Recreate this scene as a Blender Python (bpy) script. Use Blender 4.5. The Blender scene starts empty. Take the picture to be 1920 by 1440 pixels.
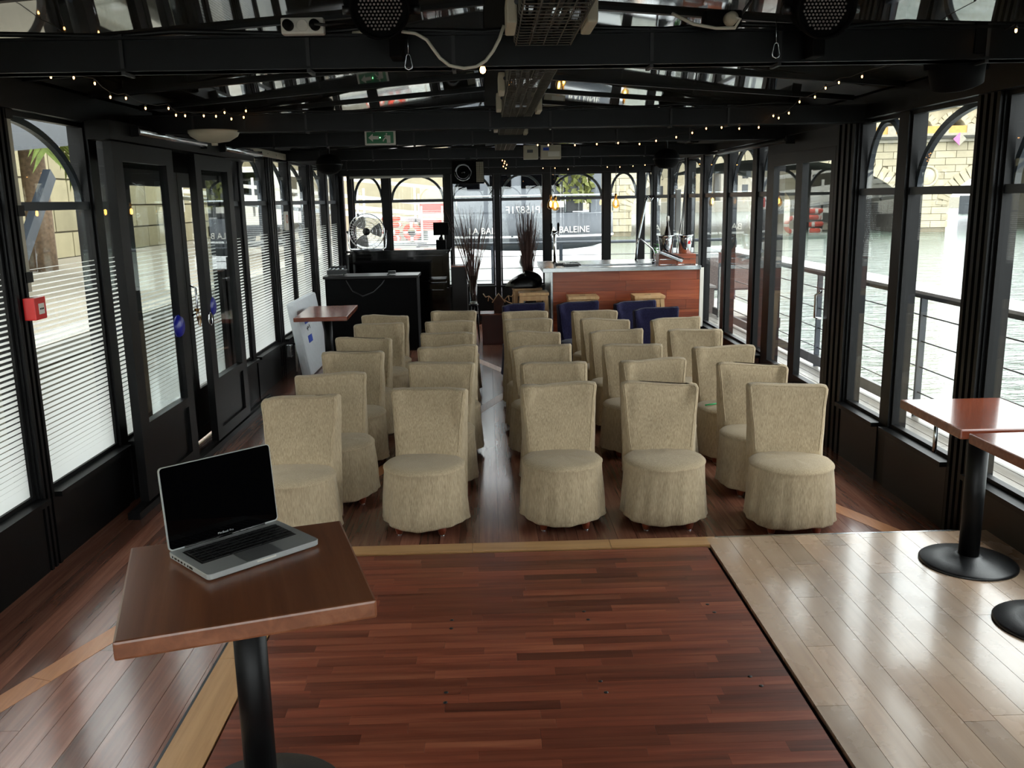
import bpy, bmesh, math, random
from mathutils import Vector, Matrix, noise
random.seed(11)
S = bpy.context.scene
COL = S.collection
PI = math.pi

# ------------------------------------------------------------------ camera
cam = bpy.data.cameras.new('camera'); camo = bpy.data.objects.new('camera', cam); COL.objects.link(camo)
F_PX = 1660.0
PITCH, YAW, ROLL = math.radians(11.75), math.radians(1.45), 0.018
fwd = Vector((math.sin(YAW)*math.cos(PITCH), math.cos(YAW)*math.cos(PITCH), -math.sin(PITCH)))
r0 = Vector((math.cos(YAW), -math.sin(YAW), 0)); u0 = r0.cross(fwd)
rt = math.cos(ROLL)*r0 - math.sin(ROLL)*u0; up = rt.cross(fwd)
Mc = Matrix((rt, up, -fwd)).transposed().to_4x4(); Mc.translation = (0, 0, 1.75)
camo.matrix_world = Mc
cam.sensor_width = 36; cam.lens = 36*F_PX/1920; cam.clip_start = 0.05; cam.clip_end = 500
S.camera = camo

# ------------------------------------------------------------------ overcast sky, exposure
W = bpy.data.worlds.new('overcast_sky'); S.world = W; W.use_nodes = True
bg = W.node_tree.nodes['Background']; bg.inputs[0].default_value = (0.975, 0.985, 1.0, 1); bg.inputs[1].default_value = 2.3
S.view_settings.view_transform = 'Standard'; S.view_settings.look = 'None'
S.view_settings.exposure = 1.65; S.view_settings.gamma = 1.0; S.view_settings.use_curve_mapping = False

# ------------------------------------------------------------------ helpers
def c(r, g, b):
    f = lambda v: ((v/255+0.055)/1.055)**2.4 if v/255 > 0.04045 else v/255/12.92
    return (f(r), f(g), f(b), 1)

class NT:
    def __init__(s, name):
        s.m = bpy.data.materials.new(name); s.m.use_nodes = True
        s.t = s.m.node_tree; s.b = s.t.nodes['Principled BSDF']; s.out = s.t.nodes['Material Output']
    def n(s, typ, **kw):
        nd = s.t.nodes.new(typ)
        for k, v in kw.items():
            if k in nd.inputs: nd.inputs[k].default_value = v
            else: setattr(nd, k, v)
        return nd
    def l(s, a, b): s.t.links.new(a, b)
    def math(s, op, a, b=None, clamp=False):
        nd = s.t.nodes.new('ShaderNodeMath'); nd.operation = op; nd.use_clamp = clamp
        for i, v in enumerate((a, b)):
            if v is None: continue
            if isinstance(v, (int, float)): nd.inputs[i].default_value = v
            else: s.l(v, nd.inputs[i])
        return nd.outputs[0]
    def mix(s, fac, a, b, mode='MIX'):
        nd = s.t.nodes.new('ShaderNodeMix'); nd.data_type = 'RGBA'; nd.blend_type = mode
        for k, v in ((0, fac), (6, a), (7, b)):
            if isinstance(v, (int, float, tuple)): nd.inputs[k].default_value = v
            else: s.l(v, nd.inputs[k])
        return nd.outputs[2]
    def ramp(s, fac, stops):
        nd = s.t.nodes.new('ShaderNodeValToRGB'); e = nd.color_ramp.elements
        while len(e) < len(stops): e.new(0.5)
        for i, (p, col) in enumerate(stops): e[i].position = p; e[i].color = col
        s.l(fac, nd.inputs[0]); return nd.outputs[0]
    def noise(s, vec, scale, detail=4, rough=0.55, dist=0.0):
        nd = s.n('ShaderNodeTexNoise'); nd.inputs['Scale'].default_value = scale; nd.inputs['Detail'].default_value = detail
        nd.inputs['Roughness'].default_value = rough; nd.inputs['Distortion'].default_value = dist
        if vec is not None: s.l(vec, nd.inputs['Vector'])
        return nd.outputs['Fac']
    def pos(s, sc=(1, 1, 1), obj=False, rnd=0.0):
        if obj: v = s.n('ShaderNodeTexCoord').outputs['Object']
        else: v = s.n('ShaderNodeNewGeometry').outputs['Position']
        if rnd:
            oi = s.n('ShaderNodeObjectInfo').outputs['Random']
            cm = s.n('ShaderNodeCombineXYZ'); m_ = s.math('MULTIPLY', oi, rnd)
            for i in range(3): s.l(m_, cm.inputs[i])
            va = s.n('ShaderNodeVectorMath', operation='ADD'); s.l(v, va.inputs[0]); s.l(cm.outputs[0], va.inputs[1]); v = va.outputs[0]
        mp = s.n('ShaderNodeMapping'); mp.inputs['Scale'].default_value = sc; s.l(v, mp.inputs['Vector']); return mp.outputs[0]
    def bump(s, h, strength=0.2, dist=0.01):
        bp = s.n('ShaderNodeBump'); bp.inputs['Strength'].default_value = strength; bp.inputs['Distance'].default_value = dist
        s.l(h, bp.inputs['Height']); s.l(bp.outputs[0], s.b.inputs['Normal'])
    def set(s, **kw):
        nm = dict(col='Base Color', rough='Roughness', metal='Metallic', spec='Specular IOR Level', coat='Coat Weight', coatr='Coat Roughness', emc='Emission Color', ems='Emission Strength', sheen='Sheen Weight', trans='Transmission Weight', alpha='Alpha')
        for k, v in kw.items():
            i = s.b.inputs[nm[k]]
            if isinstance(v, (int, float, tuple)): i.default_value = v
            else: s.l(v, i)
        return s.m

def plain(name, col, rough=0.5, metal=0, spec=0.5, var=0.12, nscale=6.0, bump=0.0, **kw):
    t = NT(name)
    f = t.noise(t.pos(), nscale, 5)
    a = tuple(max(0, x*(1-var)) for x in col[:3])+(1,); b = tuple(min(1, x*(1+var)) for x in col[:3])+(1,)
    t.set(col=t.ramp(f, [(0.3, a), (0.7, b)]), rough=rough, metal=metal, spec=spec, **kw)
    if bump: t.bump(t.noise(t.pos(), nscale*14, 3), bump, 0.004)
    return t.m

def wood(name, cols, rough=0.35, axis='Y', grain=1.0, rnd=0.35, bump=0.08, spec=0.5, coat=0.0, wear=0.0, wearcol=(0.5, 0.42, 0.33, 1), objc=False):
    t = NT(name)
    k = 42*grain; g = 2.2*grain
    sc = {'X': (g, k, k), 'Y': (k, g, k), 'Z': (k, k, g)}[axis]
    v = t.pos(sc, obj=objc, rnd=37.0)
    f = t.noise(v, 1.0, 6, 0.6, 0.6)
    f2 = t.noise(t.pos(tuple(x*0.25 for x in sc), obj=objc, rnd=17.0), 1.0, 3)
    ff = t.math('ADD', t.math('MULTIPLY', f, 0.65), t.math('MULTIPLY', f2, 0.35))
    col = t.ramp(ff, [(0.25, cols[0]), (0.5, cols[1]), (0.75, cols[2])])
    rn = t.n('ShaderNodeObjectInfo').outputs['Random']
    hv = t.n('ShaderNodeHueSaturation'); t.l(col, hv.inputs['Color'])
    t.l(t.math('ADD', t.math('MULTIPLY', rn, rnd*2), 1.0-rnd), hv.inputs['Value'])
    col = hv.outputs[0]
    if wear:
        w = t.noise(t.pos((2.2, 1.5, 1.6)), 1.6, 3, 0.5)
        wf = t.math('MULTIPLY', t.math('MULTIPLY', t.math('SUBTRACT', w, 0.3, True), 2.6, True), wear)
        col = t.mix(wf, col, wearcol)
        t.set(rough=t.math('ADD', rough, t.math('MULTIPLY', t.noise(t.pos((3, 3, 3)), 2.0, 6), 0.14)))
    else: t.set(rough=rough)
    t.set(col=col, spec=spec, coat=coat, coatr=0.12)
    t.bump(f, bump, 0.003)
    return t.m

class MB:
    def __init__(s): s.v = []; s.f = []; s.sm = []
    def add(s, vs, fs, smooth=False, M=None):
        o = len(s.v)
        s.v += [tuple(M @ Vector(v)) if M is not None else tuple(v) for v in vs]
        s.f += [tuple(i+o for i in f) for f in fs]; s.sm += [smooth]*len(fs); return s
    def box(s, cc, sz, rz=0.0, M=None, bev=0.0):
        hx, hy, hz = sz[0]/2, sz[1]/2, sz[2]/2
        if bev <= 0:
            vs = [(x*hx, y*hy, z*hz) for z in (-1, 1) for y in (-1, 1) for x in (-1, 1)]
            fs = [(0, 2, 3, 1), (4, 5, 7, 6), (0, 1, 5, 4), (2, 6, 7, 3), (0, 4, 6, 2), (1, 3, 7, 5)]
        else:
            bm = bmesh.new(); bmesh.ops.create_cube(bm, size=1.0)
            for v in bm.verts: v.co = Vector((v.co.x*sz[0], v.co.y*sz[1], v.co.z*sz[2]))
            bmesh.ops.bevel(bm, geom=list(bm.edges), offset=bev, segments=2, affect='EDGES', profile=0.6)
            bm.verts.index_update(); vs = [tuple(v.co) for v in bm.verts]; fs = [tuple(v.index for v in f.verts) for f in bm.faces]; bm.free()
        T = Matrix.Translation(cc) @ Matrix.Rotation(rz, 4, 'Z')
        if M is not None: T = M @ T
        return s.add(vs, fs, False, T)
    def lathe(s, prof, n=24, cc=(0, 0, 0), M=None, smooth=True, cap=True):
        vs = []; fs = []
        for r, z in prof:
            for i in range(n):
                a = 2*PI*i/n; vs.append((r*math.cos(a), r*math.sin(a), z))
        for j in range(len(prof)-1):
            for i in range(n):
                i2 = (i+1) % n; fs.append((j*n+i, j*n+i2, (j+1)*n+i2, (j+1)*n+i))
        T = Matrix.Translation(cc)
        if M is not None: T = M @ T
        s.add(vs, fs, smooth, T)
        if cap:
            o = len(s.v)-len(vs); k = len(prof)-1
            s.f.append(tuple(o+i for i in reversed(range(n)))); s.sm.append(False)
            s.f.append(tuple(o+k*n+i for i in range(n))); s.sm.append(False)
        return s
    def cyl(s, p0, p1, r0, r1=None, n=14, cap=True):
        p0, p1 = Vector(p0), Vector(p1); d = p1-p0
        M = Matrix.Translation(p0) @ d.to_track_quat('Z', 'Y').to_matrix().to_4x4()
        return s.lathe([(r0, 0), (r0 if r1 is None else r1, d.length)], n, M=M, cap=cap)
    def tube(s, pts, r, n=8, closed=False):
        P = [Vector(p) for p in pts]; k = len(P); vs = []; fs = []
        prev = None
        for i in range(k):
            if closed: t = P[(i+1) % k]-P[i-1]
            else: t = P[min(i+1, k-1)]-P[max(i-1, 0)]
            t.normalize()
            if prev is None:
                a = Vector((0, 0, 1)) if abs(t.z) < 0.9 else Vector((1, 0, 0)); nx = t.cross(a).normalized()
            else: nx = (prev-t*prev.dot(t)); nx = nx.normalized() if nx.length > 1e-6 else prev
            prev = nx; ny = t.cross(nx)
            rr = r[i] if isinstance(r, (list, tuple)) else r
            for j in range(n):
                a = 2*PI*j/n; vs.append(tuple(P[i]+(nx*math.cos(a)+ny*math.sin(a))*rr))
        for i in range(k if closed else k-1):
            i2 = (i+1) % k
            for j in range(n):
                j2 = (j+1) % n; fs.append((i*n+j, i*n+j2, i2*n+j2, i2*n+j))
        if not closed: fs += [tuple(reversed(range(n))), tuple((k-1)*n+j for j in range(n))]
        return s.add(vs, fs, True)
    def bar(s, pts, w, d, nrm):
        # flat bar with rectangular section swept along pts; nrm = direction of thickness d
        P = [Vector(p) for p in pts]; k = len(P); N = Vector(nrm).normalized(); vs = []; fs = []
        for i in range(k):
            t = (P[min(i+1, k-1)]-P[max(i-1, 0)]).normalized(); sd = t.cross(N).normalized()
            for a, b in ((-1, -1), (1, -1), (1, 1), (-1, 1)): vs.append(tuple(P[i]+sd*(a*w/2)+N*(b*d/2)))
        for i in range(k-1):
            for j in range(4):
                j2 = (j+1) % 4; fs.append((i*4+j, i*4+j2, i*4+4+j2, i*4+4+j))
        fs += [(3, 2, 1, 0), tuple((k-1)*4+j for j in range(4))]
        return s.add(vs, fs)
    def prism(s, poly, h0, h1, M=None):
        n = len(poly); vs = [(x, y, h0) for x, y in poly]+[(x, y, h1) for x, y in poly]
        fs = [tuple(reversed(range(n))), tuple(range(n, 2*n))]+[(i, (i+1) % n, n+(i+1) % n, n+i) for i in range(n)]
        return s.add(vs, fs, False, M)
    def loft(s, rings, smooth=True, cap=True, M=None):
        n = len(rings[0]); vs = [p for r in rings for p in r]; fs = []
        for j in range(len(rings)-1):
            for i in range(n):
                i2 = (i+1) % n; fs.append((j*n+i, j*n+i2, (j+1)*n+i2, (j+1)*n+i))
        if cap: fs += [tuple(reversed(range(n))), tuple((len(rings)-1)*n+i for i in range(n))]
        return s.add(vs, fs, smooth, M)
    def mesh(s, name):
        me = bpy.data.meshes.new(name); me.from_pydata(s.v, [], s.f)
        me.polygons.foreach_set('use_smooth', s.sm); me.update(); return me
    def build(s, name, mat, parent=None, loc=None, rz=0.0):
        return link(name, s.mesh(name), mat, parent, loc, rz)

def link(name, me, mat=None, parent=None, loc=None, rz=0.0, scale=None, mw=None):
    o = bpy.data.objects.new(name, me); COL.objects.link(o)
    if mat is not None and not me.materials: me.materials.append(mat)
    if parent is not None: o.parent = parent
    if loc is not None: o.location = loc
    if rz: o.rotation_euler = (0, 0, rz)
    if scale is not None: o.scale = scale
    if mw is not None: o.matrix_world = mw
    return o
def tag(o, label=None, cat=None, group=None, kind=None):
    if label: o['label'] = label
    if cat: o['category'] = cat
    if group: o['group'] = group
    if kind: o['kind'] = kind
    return o
def thing(name, label, cat, loc=(0, 0, 0), rz=0.0, group=None, kind=None, mw=None):
    o = bpy.data.objects.new(name, None); COL.objects.link(o); o.empty_display_size = 0.1
    if mw is not None: o.matrix_world = mw
    else: o.location = loc; o.rotation_euler = (0, 0, rz)
    return tag(o, label, cat, group, kind)
def dup(root, loc, rz, label, parent=None):
    def cp(o, par):
        n = o.copy(); COL.objects.link(n); n.parent = par
        for ch in o.children: cp(ch, n)
        return n
    r = cp(root, parent); r.location = loc; r.rotation_euler = (0, 0, rz)
    if label: r['label'] = label
    return r
def text_mesh(txt, size, extrude=0.002, align='CENTER', mirror=False):
    cu = bpy.data.curves.new('lettering', 'FONT'); cu.body = txt; cu.size = size; cu.extrude = extrude; cu.align_x = align; cu.align_y = 'CENTER'
    cu.resolution_u = 3
    o = bpy.data.objects.new('lettering_tmp', cu); COL.objects.link(o)
    dg = bpy.context.evaluated_depsgraph_get(); me = bpy.data.meshes.new_from_object(o.evaluated_get(dg))
    bpy.data.objects.remove(o); bpy.data.curves.remove(cu)
    if mirror:
        for v in me.vertices: v.co.x = -v.co.x
        me.flip_normals()
    return me
UNIT = MB().box((0, 0, 0), (1, 1, 1)).mesh('plank_mesh')
def unit_for(mat, _c={}):
    if mat.name not in _c:
        me = UNIT.copy(); me.materials.append(mat); _c[mat.name] = me
    return _c[mat.name]
def piece(name, cc, sz, mat, parent, rz=0.0):
    o = bpy.data.objects.new(name, unit_for(mat)); COL.objects.link(o)
    o.parent = parent; o.location = cc; o.scale = sz
    if rz: o.rotation_euler = (0, 0, rz)
    return o

# ------------------------------------------------------------------ materials
M = {}
M['black'] = plain('black_paint', c(8, 8, 9), 0.42, var=0.3, nscale=9, bump=0.05, spec=0.2)
M['blackmatte'] = plain('matte_black', c(6, 6, 7), 0.75, var=0.2, spec=0.1)
M['blackgloss'] = plain('piano_black', c(8, 8, 9), 0.06, spec=0.6)
M['brownblack'] = plain('brown_black_panel', c(13, 9, 8), 0.4, spec=0.3)
M['steelgrey'] = plain('grey_blue_paint', c(40, 46, 54), 0.4)
M['white'] = plain('white_plastic', c(212, 208, 198), 0.45, var=0.04)
M['dirtywhite'] = plain('aged_white_plastic', c(180, 172, 152), 0.5, var=0.1)
M['foam'] = plain('white_foam', c(205, 210, 214), 0.7, var=0.05, nscale=20, bump=0.05)
M['blue'] = plain('blue_tape', c(32, 66, 168), 0.5, var=0.08)
M['bluehandle'] = plain('blue_plastic', c(18, 24, 130), 0.35, var=0.1)
M['red'] = plain('red_plastic', c(205, 30, 28), 0.35, var=0.06)
M['steel'] = plain('brushed_steel', c(190, 195, 198), 0.22, metal=1, var=0.08, nscale=30)
M['chrome'] = plain('chrome', c(215, 217, 220), 0.08, metal=1, var=0.02)
M['alu'] = plain('anodised_aluminium', c(176, 178, 176), 0.42, metal=0.35, var=0.03, nscale=3)
M['castiron'] = plain('cast_iron_black', c(20, 21, 23), 0.36, var=0.25, nscale=18, bump=0.15)
M['cable_white'] = plain('white_cable', c(205, 200, 185), 0.5, var=0.05)
M['cable_black'] = plain('black_cable', c(16, 16, 17), 0.5)
M['brass'] = plain('brass', c(180, 130, 60), 0.3, metal=1)
M['navy'] = None
RED = [c(66, 30, 21), c(111, 56, 39), c(147, 88, 63)]
M['red_strip'] = wood('red_hardwood_strip', RED, 0.34, 'X', 0.8, 0.42, spec=0.4)
M['stage_plank'] = wood('worn_stage_board', [c(134, 102, 80), c(170, 140, 114), c(190, 162, 136)], 0.2, 'Y', 0.6, 0.25, 0.05, wear=0.4, wearcol=c(200, 180, 158), spec=0.6, coat=0.5)
M['tan_strip'] = wood('tan_oak_strip', [c(136, 94, 56), c(168, 126, 82), c(186, 146, 100)], 0.35, 'Y', 0.9, 0.1)
M['tan_strip_x'] = wood('tan_oak_strip_crosswise', [c(136, 94, 56), c(168, 126, 82), c(186, 146, 100)], 0.35, 'X', 0.9, 0.1)
M['floor_plank'] = wood('brown_hardwood_board', [c(84, 50, 39), c(124, 80, 64), c(154, 112, 93)], 0.21, 'Y', 0.9, 0.34, 0.05, spec=0.5, coat=0.25)
M['inlay'] = wood('light_inlay_board', [c(150, 94, 58), c(182, 124, 82), c(200, 146, 104)], 0.3, 'Y', 0.9, 0.08)
M['gap'] = plain('dark_joint', c(18, 12, 10), 0.8)
M['table_wood'] = wood('varnished_mahogany', [c(92, 52, 34), c(128, 78, 52), c(156, 104, 74)], 0.3, 'Y', 0.5, 0.05, 0.03, coat=0.15, objc=True)
M['table_wood_r'] = wood('varnished_red_mahogany', [c(96, 46, 30), c(124, 62, 42), c(146, 80, 58)], 0.2, 'X', 0.7, 0.05, 0.03, coat=0.3, objc=True)
M['bar_plank'] = wood('cherry_bar_board', [c(84, 34, 20), c(134, 64, 38), c(168, 96, 62)], 0.3, 'X', 0.8, 0.34)
M['pine'] = wood('pale_beech', [c(168, 126, 82), c(196, 156, 108), c(212, 178, 132)], 0.45, 'Z', 0.8, 0.05)
M['leg_wood'] = wood('red_turned_wood', [c(92, 38, 22), c(122, 54, 32), c(140, 70, 44)], 0.3, 'Z', 1, 0.05)
M['twig'] = plain('dried_twig', c(74, 46, 38), 0.7, var=0.3, nscale=20)

def fabric(name, a, b, d):
    t = NT(name)
    f = t.noise(t.pos((260, 260, 26), obj=True, rnd=9.0), 1.0, 2, 0.5, 0.4)
    g = t.noise(t.pos((7, 7, 7), obj=True, rnd=5.0), 1.0, 4)
    col = t.ramp(f, [(0.28, a), (0.52, b), (0.76, d)])
    hv = t.n('ShaderNodeHueSaturation'); t.l(col, hv.inputs['Color'])
    t.l(t.math('ADD', t.math('MULTIPLY', g, 0.3), 0.86), hv.inputs['Value'])
    t.set(col=hv.outputs[0], rough=0.92, spec=0.15, sheen=0.15)
    t.bump(f, 0.35, 0.003)
    return t.m
M['beige'] = fabric('beige_chenille', c(146, 129, 104), c(171, 153, 125), c(188, 170, 142))
M['navy'] = fabric('navy_cotton', c(18, 17, 36), c(30, 28, 58), c(42, 40, 74))

def glass(name, tint=(0.93, 0.96, 0.95, 1), refl=1.0, rough=0.0):
    t = NT(name); t.t.nodes.remove(t.b)
    lw = t.n('ShaderNodeLayerWeight', Blend=0.5)
    fr = t.math('ADD', t.math('MULTIPLY', t.math('POWER', lw.outputs['Facing'], 5.0), 0.9*refl), 0.035*refl)
    tr = t.n('ShaderNodeBsdfTransparent', Color=tint); gl = t.n('ShaderNodeBsdfGlossy', Roughness=rough)
    mx = t.n('ShaderNodeMixShader'); t.l(fr, mx.inputs[0]); t.l(tr.outputs[0], mx.inputs[1]); t.l(gl.outputs[0], mx.inputs[2]); t.l(mx.outputs[0], t.out.inputs[0])
    return t.m
M['glass'] = glass('window_glass')
M['amber'] = glass('amber_bulb_glass', (1.0, 0.72, 0.35, 1))
M['vaseglass'] = glass('vase_glass', (0.8, 0.82, 0.82, 1), 1.4)

def film():
    t = NT('striped_privacy_film'); t.t.nodes.remove(t.b)
    z = t.n('ShaderNodeSeparateXYZ'); t.l(t.n('ShaderNodeNewGeometry').outputs['Position'], z.inputs[0]); z = z.outputs['Z']
    fr = t.math('FRACT', t.math('DIVIDE', z, 0.0265))
    mr = t.n('ShaderNodeMapRange'); t.l(z, mr.inputs[0])
    for i, v in ((1, 0.36), (2, 1.46), (3, 1.06), (4, 0.16)): mr.inputs[i].default_value = v
    on = t.math('LESS_THAN', fr, mr.outputs[0])
    df = t.n('ShaderNodeBsdfDiffuse', Color=(0.82, 0.84, 0.84, 1)); tl = t.n('ShaderNodeBsdfTranslucent', Color=(0.86, 0.88, 0.88, 1))
    w = t.n('ShaderNodeMixShader'); w.inputs[0].default_value = 0.72; t.l(df.outputs[0], w.inputs[1]); t.l(tl.outputs[0], w.inputs[2])
    tr = t.n('ShaderNodeBsdfTransparent')
    mx = t.n('ShaderNodeMixShader'); t.l(on, mx.inputs[0]); t.l(tr.outputs[0], mx.inputs[1]); t.l(w.outputs[0], mx.inputs[2]); t.l(mx.outputs[0], t.out.inputs[0])
    return t.m
M['film'] = film()
def vinyl():
    t = NT('white_window_vinyl'); t.t.nodes.remove(t.b)
    df = t.n('ShaderNodeBsdfDiffuse', Color=(0.85, 0.85, 0.83, 1)); tl = t.n('ShaderNodeBsdfTranslucent', Color=(0.85, 0.85, 0.83, 1))
    w = t.n('ShaderNodeMixShader'); w.inputs[0].default_value = 0.65; t.l(df.outputs[0], w.inputs[1]); t.l(tl.outputs[0], w.inputs[2]); t.l(w.outputs[0], t.out.inputs[0]); return t.m
M['vinyl'] = vinyl()
def emis(name, col, st, base=(0.02, 0.02, 0.02, 1)):
    t = NT(name); return t.set(col=base, emc=col, ems=st)
M['warm'] = emis('warm_lamp_glow', (1.0, 0.46, 0.13, 1), 5)
M['filament'] = emis('filament_glow', (1.0, 0.62, 0.22, 1), 9)
M['greenled'] = emis('green_led', (0.2, 1, 0.3, 1), 4)
M['roofglass'] = plain('tinted_roof_glass', c(34, 33, 29), 0.03, spec=0.75, var=0.35, nscale=1.2)
M['signgreen'] = plain('exit_green', c(20, 104, 62), 0.4)
M['screen'] = plain('black_screen_glass', c(3, 3, 4), 0.03, spec=0.35)
M['key'] = plain('black_keycap', c(13, 13, 14), 0.5)

# ------------------------------------------------------------------ floor (boards run away from the camera)
XL, XR, YB, YF, SH = -2.2, 2.38, 13.0, -2.6, 0.15   # left, right, back, front limits; stage height
fl = tag(MB().box((0.1, 5.2, -0.05), (4.9, 15.8, 0.07)).build('floor', M['gap']), 'reddish brown hardwood board floor with light diagonal inlay', 'floor', kind='structure')
pw = 0.104; x = -2.26; i = 0
while x < 2.44:
    y = -2.6 - random.uniform(0, 1.6); i += 1
    while y < 13.0:
        L = random.uniform(2.2, 3.6); y0 = max(y, -2.6); y1 = min(y+L, 13.0)
        hidden = -0.98 < x < 2.44 and y1 < 3.8
        if x > -0.98 and y0 < 3.7 < y1: y0 = 3.7
        if y1-y0 > 0.05 and not hidden:
            piece('plank', (x+pw/2, (y0+y1)/2, -0.0075), (pw-0.0016, y1-y0-0.0016, 0.015), M['floor_plank'], fl)
        y += L
    x += pw
def inlay(xa, ya, xb, yb, seg=1.25):
    d = Vector((xb-xa, yb-ya)); n = max(1, int(d.length/seg)); a = math.atan2(d.y, d.x)-PI/2
    for k in range(n):
        p = Vector((xa, ya))+d*((k+0.5)/n)
        piece('inlay_board', (p.x, p.y, -0.0055), (0.1, d.length/n-0.002, 0.0135), M['inlay'], fl, a)
inlay(-2.2, 1.9, 1.55, 11.6); inlay(2.3, 3.9, -1.15, 12.2)

# ------------------------------------------------------------------ raised stage with a red strip panel let into it
SX0, SY1 = -1.01, 3.985
st = tag(MB().box(((SX0+XR)/2, (SY1+YF)/2, 0.06), (XR-SX0, SY1-YF, 0.12)).build('floor_stage', M['gap']), 'raised low stage with worn pale boards and red centre panel', 'stage', kind='structure')
zt_ = SH-0.0085
# borders
for a, b in ((-2.6, 0.2), (0.2, 1.7), (1.7, 2.95), (2.95, SY1)):
    piece('border_board', (-0.93, (a+b)/2, zt_), (0.135, b-a-0.002, 0.018), M['tan_strip'], st)
piece('edge_strip', (-1.006, (SY1+YF)/2, zt_-0.03), (0.014, SY1-YF, 0.06), M['castiron'], st)
for a, b in ((-1.0, -0.1), (-0.1, 0.55), (0.55, 1.06)):
    piece('border_board', ((a+b)/2, SY1-0.05, zt_), (b-a-0.002, 0.096, 0.018), M['tan_strip_x'], st)
piece('nosing', ((1.06+XR)/2, SY1-0.006, zt_), (XR-1.06, 0.012, 0.019), M['steel'], st)
# right hand boards
x = 1.015; k = 0
while x < XR-0.01:
    w = min(0.105, XR-x); y = YF - random.uniform(0, 1.4)
    while y < SY1-0.012:
        L = random.uniform(1.3, 2.6); y0 = max(y, YF); y1 = min(y+L, SY1-0.0125)
        if y1-y0 > 0.04: piece('stage_board', (x+w/2, (y0+y1)/2, zt_), (w-0.0018, y1-y0-0.0018, 0.018), M['stage_plank'], st)
        y += L
    x += w
# red panel, many short strips laid crosswise
y = 0.95; PX0, PX1, PY1 = -0.855, 0.995, 3.865
while y < PY1-0.01:
    h = min(0.052, PY1-y); xx = PX0 - random.uniform(0, 0.4)
    while xx < PX1:
        L = random.uniform(0.34, 0.62); x0 = max(xx, PX0); x1 = min(xx+L, PX1)
        if x1-x0 > 0.02: piece('strip', ((x0+x1)/2, y+h/2, zt_-0.001), (x1-x0-0.0006, h-0.0006, 0.018), M['red_strip'], st)
        xx += L
    y += h
piece('panel_far_part', (0.07, (YF+0.95)/2, zt_-0.001), (1.85, 0.95-YF, 0.018), M['red_strip'], st)
bolt = MB().lathe([(0.0075, 0), (0.0075, 0.0012), (0.004, 0.0016)], 10).mesh('bolt')
for bx, by in ((-0.17, 3.2), (-0.17, 3.13), (0.35, 3.24), (0.36, 3.17), (0.85, 3.27), (0.86, 3.2), (-0.17, 2.68), (-0.17, 2.62), (0.35, 2.72), (0.36, 2.65), (0.86, 2.72), (0.88, 2.66), (-0.17, 2.22), (-0.18, 2.17), (0.36, 2.24), (0.37, 2.18)):
    link('bolt', bolt, M['castiron'], st, (bx, by, SH-0.0005))

# ------------------------------------------------------------------ walls: local frames  x = along wall, y = outwards, z = up
ZS, ZR, ZH = 0.37, 1.76, 2.2          # glass bottom, transom, header underside
def frame(side):
    if side == 'left':
        a = Vector((0.0115, 1, 0)).normalized(); o = Vector((-2.256, 0, 0)); y = Vector((-a.y, a.x, 0))
    elif side == 'right': a = Vector((0, -1, 0)); o = Vector((2.40, 0, 0)); y = Vector((1, 0, 0))
    elif side == 'back': a = Vector((1, 0, 0)); o = Vector((0, 13.0, 0)); y = Vector((0, 1, 0))
    else: a = Vector((-1, 0, 0)); o = Vector((0, -2.6, 0)); y = Vector((0, -1, 0))
    m = Matrix((a, y, Vector((0, 0, 1)))).transposed().to_4x4(); m.translation = o; return m
FR = {s: frame(s) for s in ('left', 'right', 'back', 'front')}
walls = {}
def wall(side, s0, s1, label, hz=ZH):
    r = MB().box(((s0+s1)/2, 0.03, (hz+2.34)/2), (s1-s0, 0.16, 2.34-hz)).build('wall_'+side, M['black'])
    r.matrix_world = FR[side]; tag(r, label, 'wall', kind='structure'); walls[side] = r
    MB().box(((s0+s1)/2, -0.03, hz+0.012), (s1-s0, 0.05, 0.024)).build('header_lip', M['black'], r)
    return r
def post(side, s, w, dep=0.11, z1=ZH, ridges=0, y0=-0.015):
    p = MB().box((s, y0+dep/2, z1/2), (w, dep, z1))
    for k in range(ridges):
        p.box((s-w/2+(k+0.5)*w/ridges, y0-0.008, z1/2), (w/ridges*0.5, 0.016, z1))
    return p.build('post', M['black'], walls[side])
wn = [0]
def arch_pts(kind, a, b, z0, z1, n=18):
    pts = []
    for i in range(n+1):
        t = i/n
        if kind == 'full': th = PI*(1-t); pts.append(((a+b)/2+(b-a)/2*math.cos(th), z0+(z1-z0)*math.sin(th)))
        elif kind == 'rise': th = PI-PI/2*t; pts.append((b+(b-a)*math.cos(th), z0+(z1-z0)*math.sin(th)))
        else: th = PI/2*(1-t); pts.append((a+(b-a)*math.cos(th), z0+(z1-z0)*math.sin(th)))
    return pts
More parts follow.
